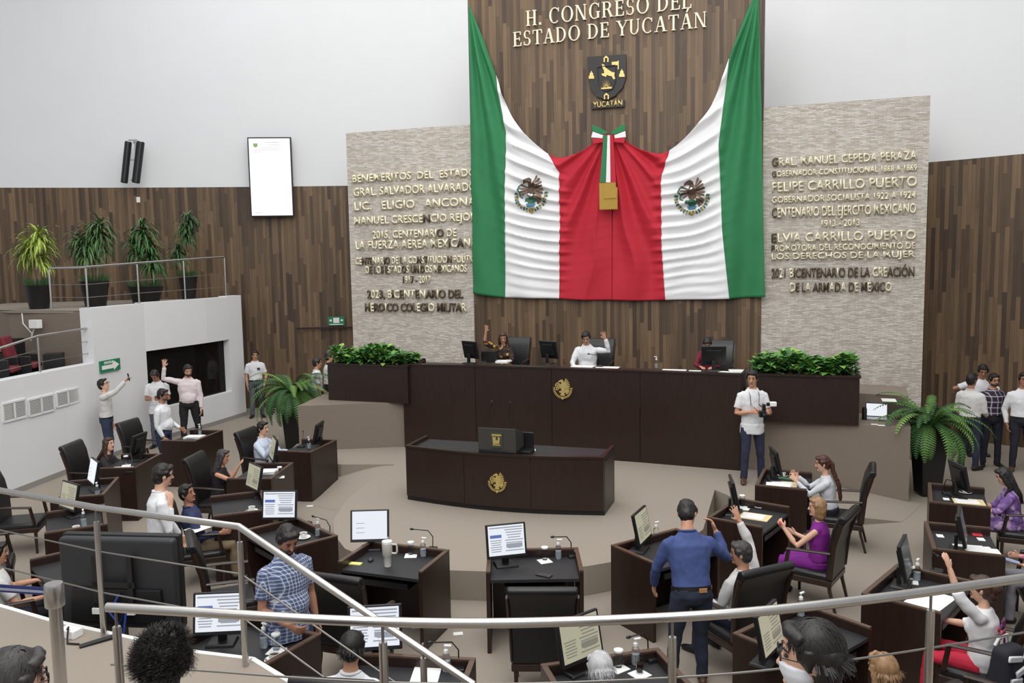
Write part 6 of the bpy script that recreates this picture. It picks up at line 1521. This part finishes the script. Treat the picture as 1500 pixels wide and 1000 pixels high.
P=sitter('smiling man in a navy shirt leaning back in his chair','C',h=1.70,g=1.05,skin=2,top=cl('navy_shirt',(44,52,88)),hair=('short','black'),R_=dict(U=(.35,.35,-.9),F=(-.2,.85,-.1)),L_=dict(U=(.2,.4,-.9),F=(-.3,.8,.0)),lean=(0,-.14),head=(-35,5,0),legs=KHAKI,off=(0,-.02))
pp=at(292,772,.75); put_paper((pp.x,pp.y,.74),R(-30),'sheets of paper on the lap of the smiling man in navy',None,'sheet')
P=sitter('person in a pale grey shirt at the left picture edge, arm on the chair','L5',h=1.66,g=1.05,skin=1,top=cl('pale_grey',(200,200,198)),sleeve='short',hair=('short','black'),R_=dict(U=(.2,.45,-.85),F=(-.05,.95,.0)),L_=REST,legs=DNAVY,off=(0,-.02))
# --- seated on the right
P=sitter('man with grey hair and a white shirt raising his arm, beside the man in denim','F',h=1.70,g=1.05,skin=1,top=WH2,hair=('short','salt'),R_=dict(U=(.12,.40,.90),F=(-.30,.30,1),palm=(0,1,0),curl=.08,spread=.3),L_=dict(U=(.30,.25,-1),F=(-.2,.85,.1)),lean=(0,-.05),head=(35,-5,0),legs=NAVY,off=(0,.03))
hold(P,'L',(.09,.16,.012),PAPER,'folded_papers','white papers in the hand of the grey-haired man raising his arm','paper',.09,(.5,.2,R(20)),(0,0,.02))
P=sitter('woman in a purple dress with light brown hair, holding a red pen','G',h=1.62,fem=True,g=1.05,skin=0,top=cl('purple',(124,28,134)),sleeve='none',dress=cl('purple2',(124,28,134)),hair=('bob','blond'),R_=dict(U=(.15,.40,-.9),F=(.1,.85,.25)),L_=dict(U=(.30,.65,-.60),F=(-.10,.65,.75),palm=(-1,0,0),curl=.9),lean=(0,.04),head=(20,2,0),collar=False,off=(0,.10))
hold(P,'L',(.16,.025,.025),RED,'marker_pen','red marker held by the woman in purple','pen',.08,(0,0,R(75)))
P=sitter('woman in a white knit top with a long ponytail, clapping','H',h=1.64,fem=True,skin=0,top=cl('knit_white',(206,208,214)),hair=('pony','red'),R_=dict(U=(-.02,.75,-.35),F=(-.35,.65,.75),palm=(-1,0,0),curl=.15,spread=.3),L_=dict(U=(.15,.75,-.45),F=(-.30,.65,.65),palm=(-1,0,0),curl=.15,spread=.3),lean=(0,.12),head=(8,0,0),legs=DNAVY,collar=False,off=(0,.36))
P=sitter('woman in a floral purple blouse with long black hair, holding a phone','R1',h=1.62,fem=True,g=1.02,skin=0,top=pattern('floral_purple','spots',[(116,84,148),(146,112,172),(92,66,124),(190,160,196)],1.0),sleeve='elbow',dress=pattern('floral_purple','spots',[(116,84,148)],1.0),hair=('long','black'),R_=dict(U=(.1,.55,-.75),F=(-.15,.9,.15),palm=(-1,0,0),curl=.7),L_=dict(U=(.1,.6,-.75),F=(-.2,.9,.25),palm=(-1,0,0),curl=.7),lean=(0,.14),head=(-5,-12,0),collar=False,off=(0,.18))
hold(P,'L',(.075,.012,.15),BLACKP,'mobile_phone','phone in the hands of the woman in floral purple','phone',.10,(.3,0,R(64)))
P=sitter('person in a pink jacket at the right picture edge, holding a pale phone','R2',h=1.64,fem=True,g=1.08,skin=0,top=cl('pink',(214,130,168)),hair=('long','brown'),R_=dict(U=(.15,.35,-.9),F=(-.2,.9,.1)),L_=dict(U=(.15,.40,-.9),F=(-.05,.95,.1),palm=(-.3,0,1),curl=.5),lean=(0,-.05),legs=cl('grey2',(128,128,134)),collar=False,off=(0,-.06))
hold(P,'L',(.075,.15,.012),mat('phone_blue',(150,170,210),.3),'mobile_phone','pale blue phone held by the person in pink','phone',.11,(0.2,0,R(60)),(0,0,.02))
EMB=cl('embroidered_white',(228,226,228))
P=sitter('woman in a white embroidered blouse and red trousers raising her arm','R3',h=1.62,fem=True,g=1.12,skin=0,top=EMB,sleeve='elbow',tuck=False,hair=('bun','brown'),R_=REST,L_=dict(U=(.35,.45,.65),F=(-.05,.35,1),palm=(-.3,1,0),curl=.25,spread=.2),lean=(0,.04),head=(6,0,0),legs=cl('red_trousers',(196,36,64)),collar=False,off=(0,.06))
m=MB()
rnd=random.Random(4)
for i in range(26):
    a_=rnd.uniform(0,6.28); r_=.11*math.sqrt(rnd.random()); m.ball(tuple(P['sp'](.30)-P['fw']*(.152-.25*r_*abs(math.cos(a_)))+P['rgt']*(r_*math.cos(a_)-.02)+P['t']*r_*1.15*math.sin(a_)),(.022,.010,.022),8,5,mi=rnd.choice((0,0,1,2,3)))
m.build('flower_embroidery',[cl('emb_red',(200,50,70)),cl('emb_purple',(112,60,140)),cl('emb_pink',(220,120,140)),cl('emb_green',(60,90,60))],P['root'])
# --- at the near desks
P=sitter('dark-haired person in a white shirt at the near desk, seen from behind','L7',h=1.70,fem=False,skin=1,top=WH,hair=('short','black'),strands=1500,R_=REST,L_=REST,lean=(0,.06),head=(0,-12,0),off=(-.10,.05),fine=True)
P=sitter('man with thin white hair at the near desk, seen from above','L8',h=1.66,skin=0,top=cl('grey_blue',(150,154,178)),hair=('short','white'),strands=1400,R_=REST,L_=REST,lean=(0,.08),head=(0,-18,0),off=(.0,.02),fine=True)
# --- visitors on the gallery below the camera
def gal(label,px,py,Y,yaw,**kw):
    p=atY(px,py,Y); z0=kw.pop('z0',1.35); ztop=p.z; h=kw.pop('h',1.66)
    # sitting height: choose the seat so that the crown reaches the picture point
    s=h/1.70; crown=(.075+.52+.065+.105+.118)*s
    seat_=ztop-z0-crown
    put_seat((p.x-.0,p.y,z0+(seat_-.445)),R(yaw),'red gallery seat under the '+kw.pop('seatof'),'red gallery seats')
    v=polar((0,.06),R(yaw))
    return person(label,p.x-polar((0,.02),R(yaw)).x,p.y-polar((0,.02),R(yaw)).y,z0+(seat_-.445),yaw,h,sit=True,seat=.445,fine=True,**kw)
gal('woman with dark hair, glasses and a white face mask on the gallery',1163,906,2.75,52,fem=True,skin=0,top=cl('dark_grey',(44,44,52)),hair=('bobshort','black'),strands=1600,glasses=True,mask=True,head=(26,0,0),collar=False,seatof='masked woman')
gal('person with dark curly hair tied back on the gallery, seen from behind',248,922,3.3,0,fem=True,skin=1,top=cl('dark_top',(50,46,48)),hair=('curlybun','black'),strands=2600,head=(0,0,0),collar=False,seatof='person with curly hair')
gal('man with greying dark hair and thin glasses at the bottom left corner',38,945,2.9,-35,skin=0,top=cl('blue_grey',(90,96,110)),hair=('short','salt'),strands=1500,glasses=True,head=(-20,-6,0),seatof='man at the corner')
P=sitter('person with blond-streaked hair and a khaki top at the bottom right','K',h=1.64,fem=True,skin=0,top=cl('khaki_top',(128,122,100)),hair=('longback','blond'),strands=1500,head=(0,-4,0),collar=False,R_=REST,L_=REST,fine=True)
# backpack
t=thing('backpack','black and white printed backpack on an armchair at the bottom right corner','backpack',(BAGP.x,BAGP.y,.525),R(25))
m=MB(); m.box((0,0,.17),(.30,.20,.36),top=(.8,.75)); soft(m.build('bag',cl('bag_black',(30,30,40)),t,bevel=.05,seg=4),.02,2)
for i,(x_,z_,w_,h_,a_) in enumerate(((-.04,.28,.16,.05,.2),(.03,.19,.18,.055,-.3),(-.05,.11,.13,.06,.1),(.08,.28,.06,.07,.6))):
    m=MB(); m.box((x_,-.100+.02*(z_>.25),z_),(w_,.02,h_),M=Matrix.Rotation(a_,3,'Y')); m.build('white_patch',WH,t,bevel=.010)
m=MB(); m.tube([(-.08,.06,.34),(-.05,.05,.40),(.05,.05,.40),(.08,.06,.34)],.012,6); m.build('handle',WH,t)
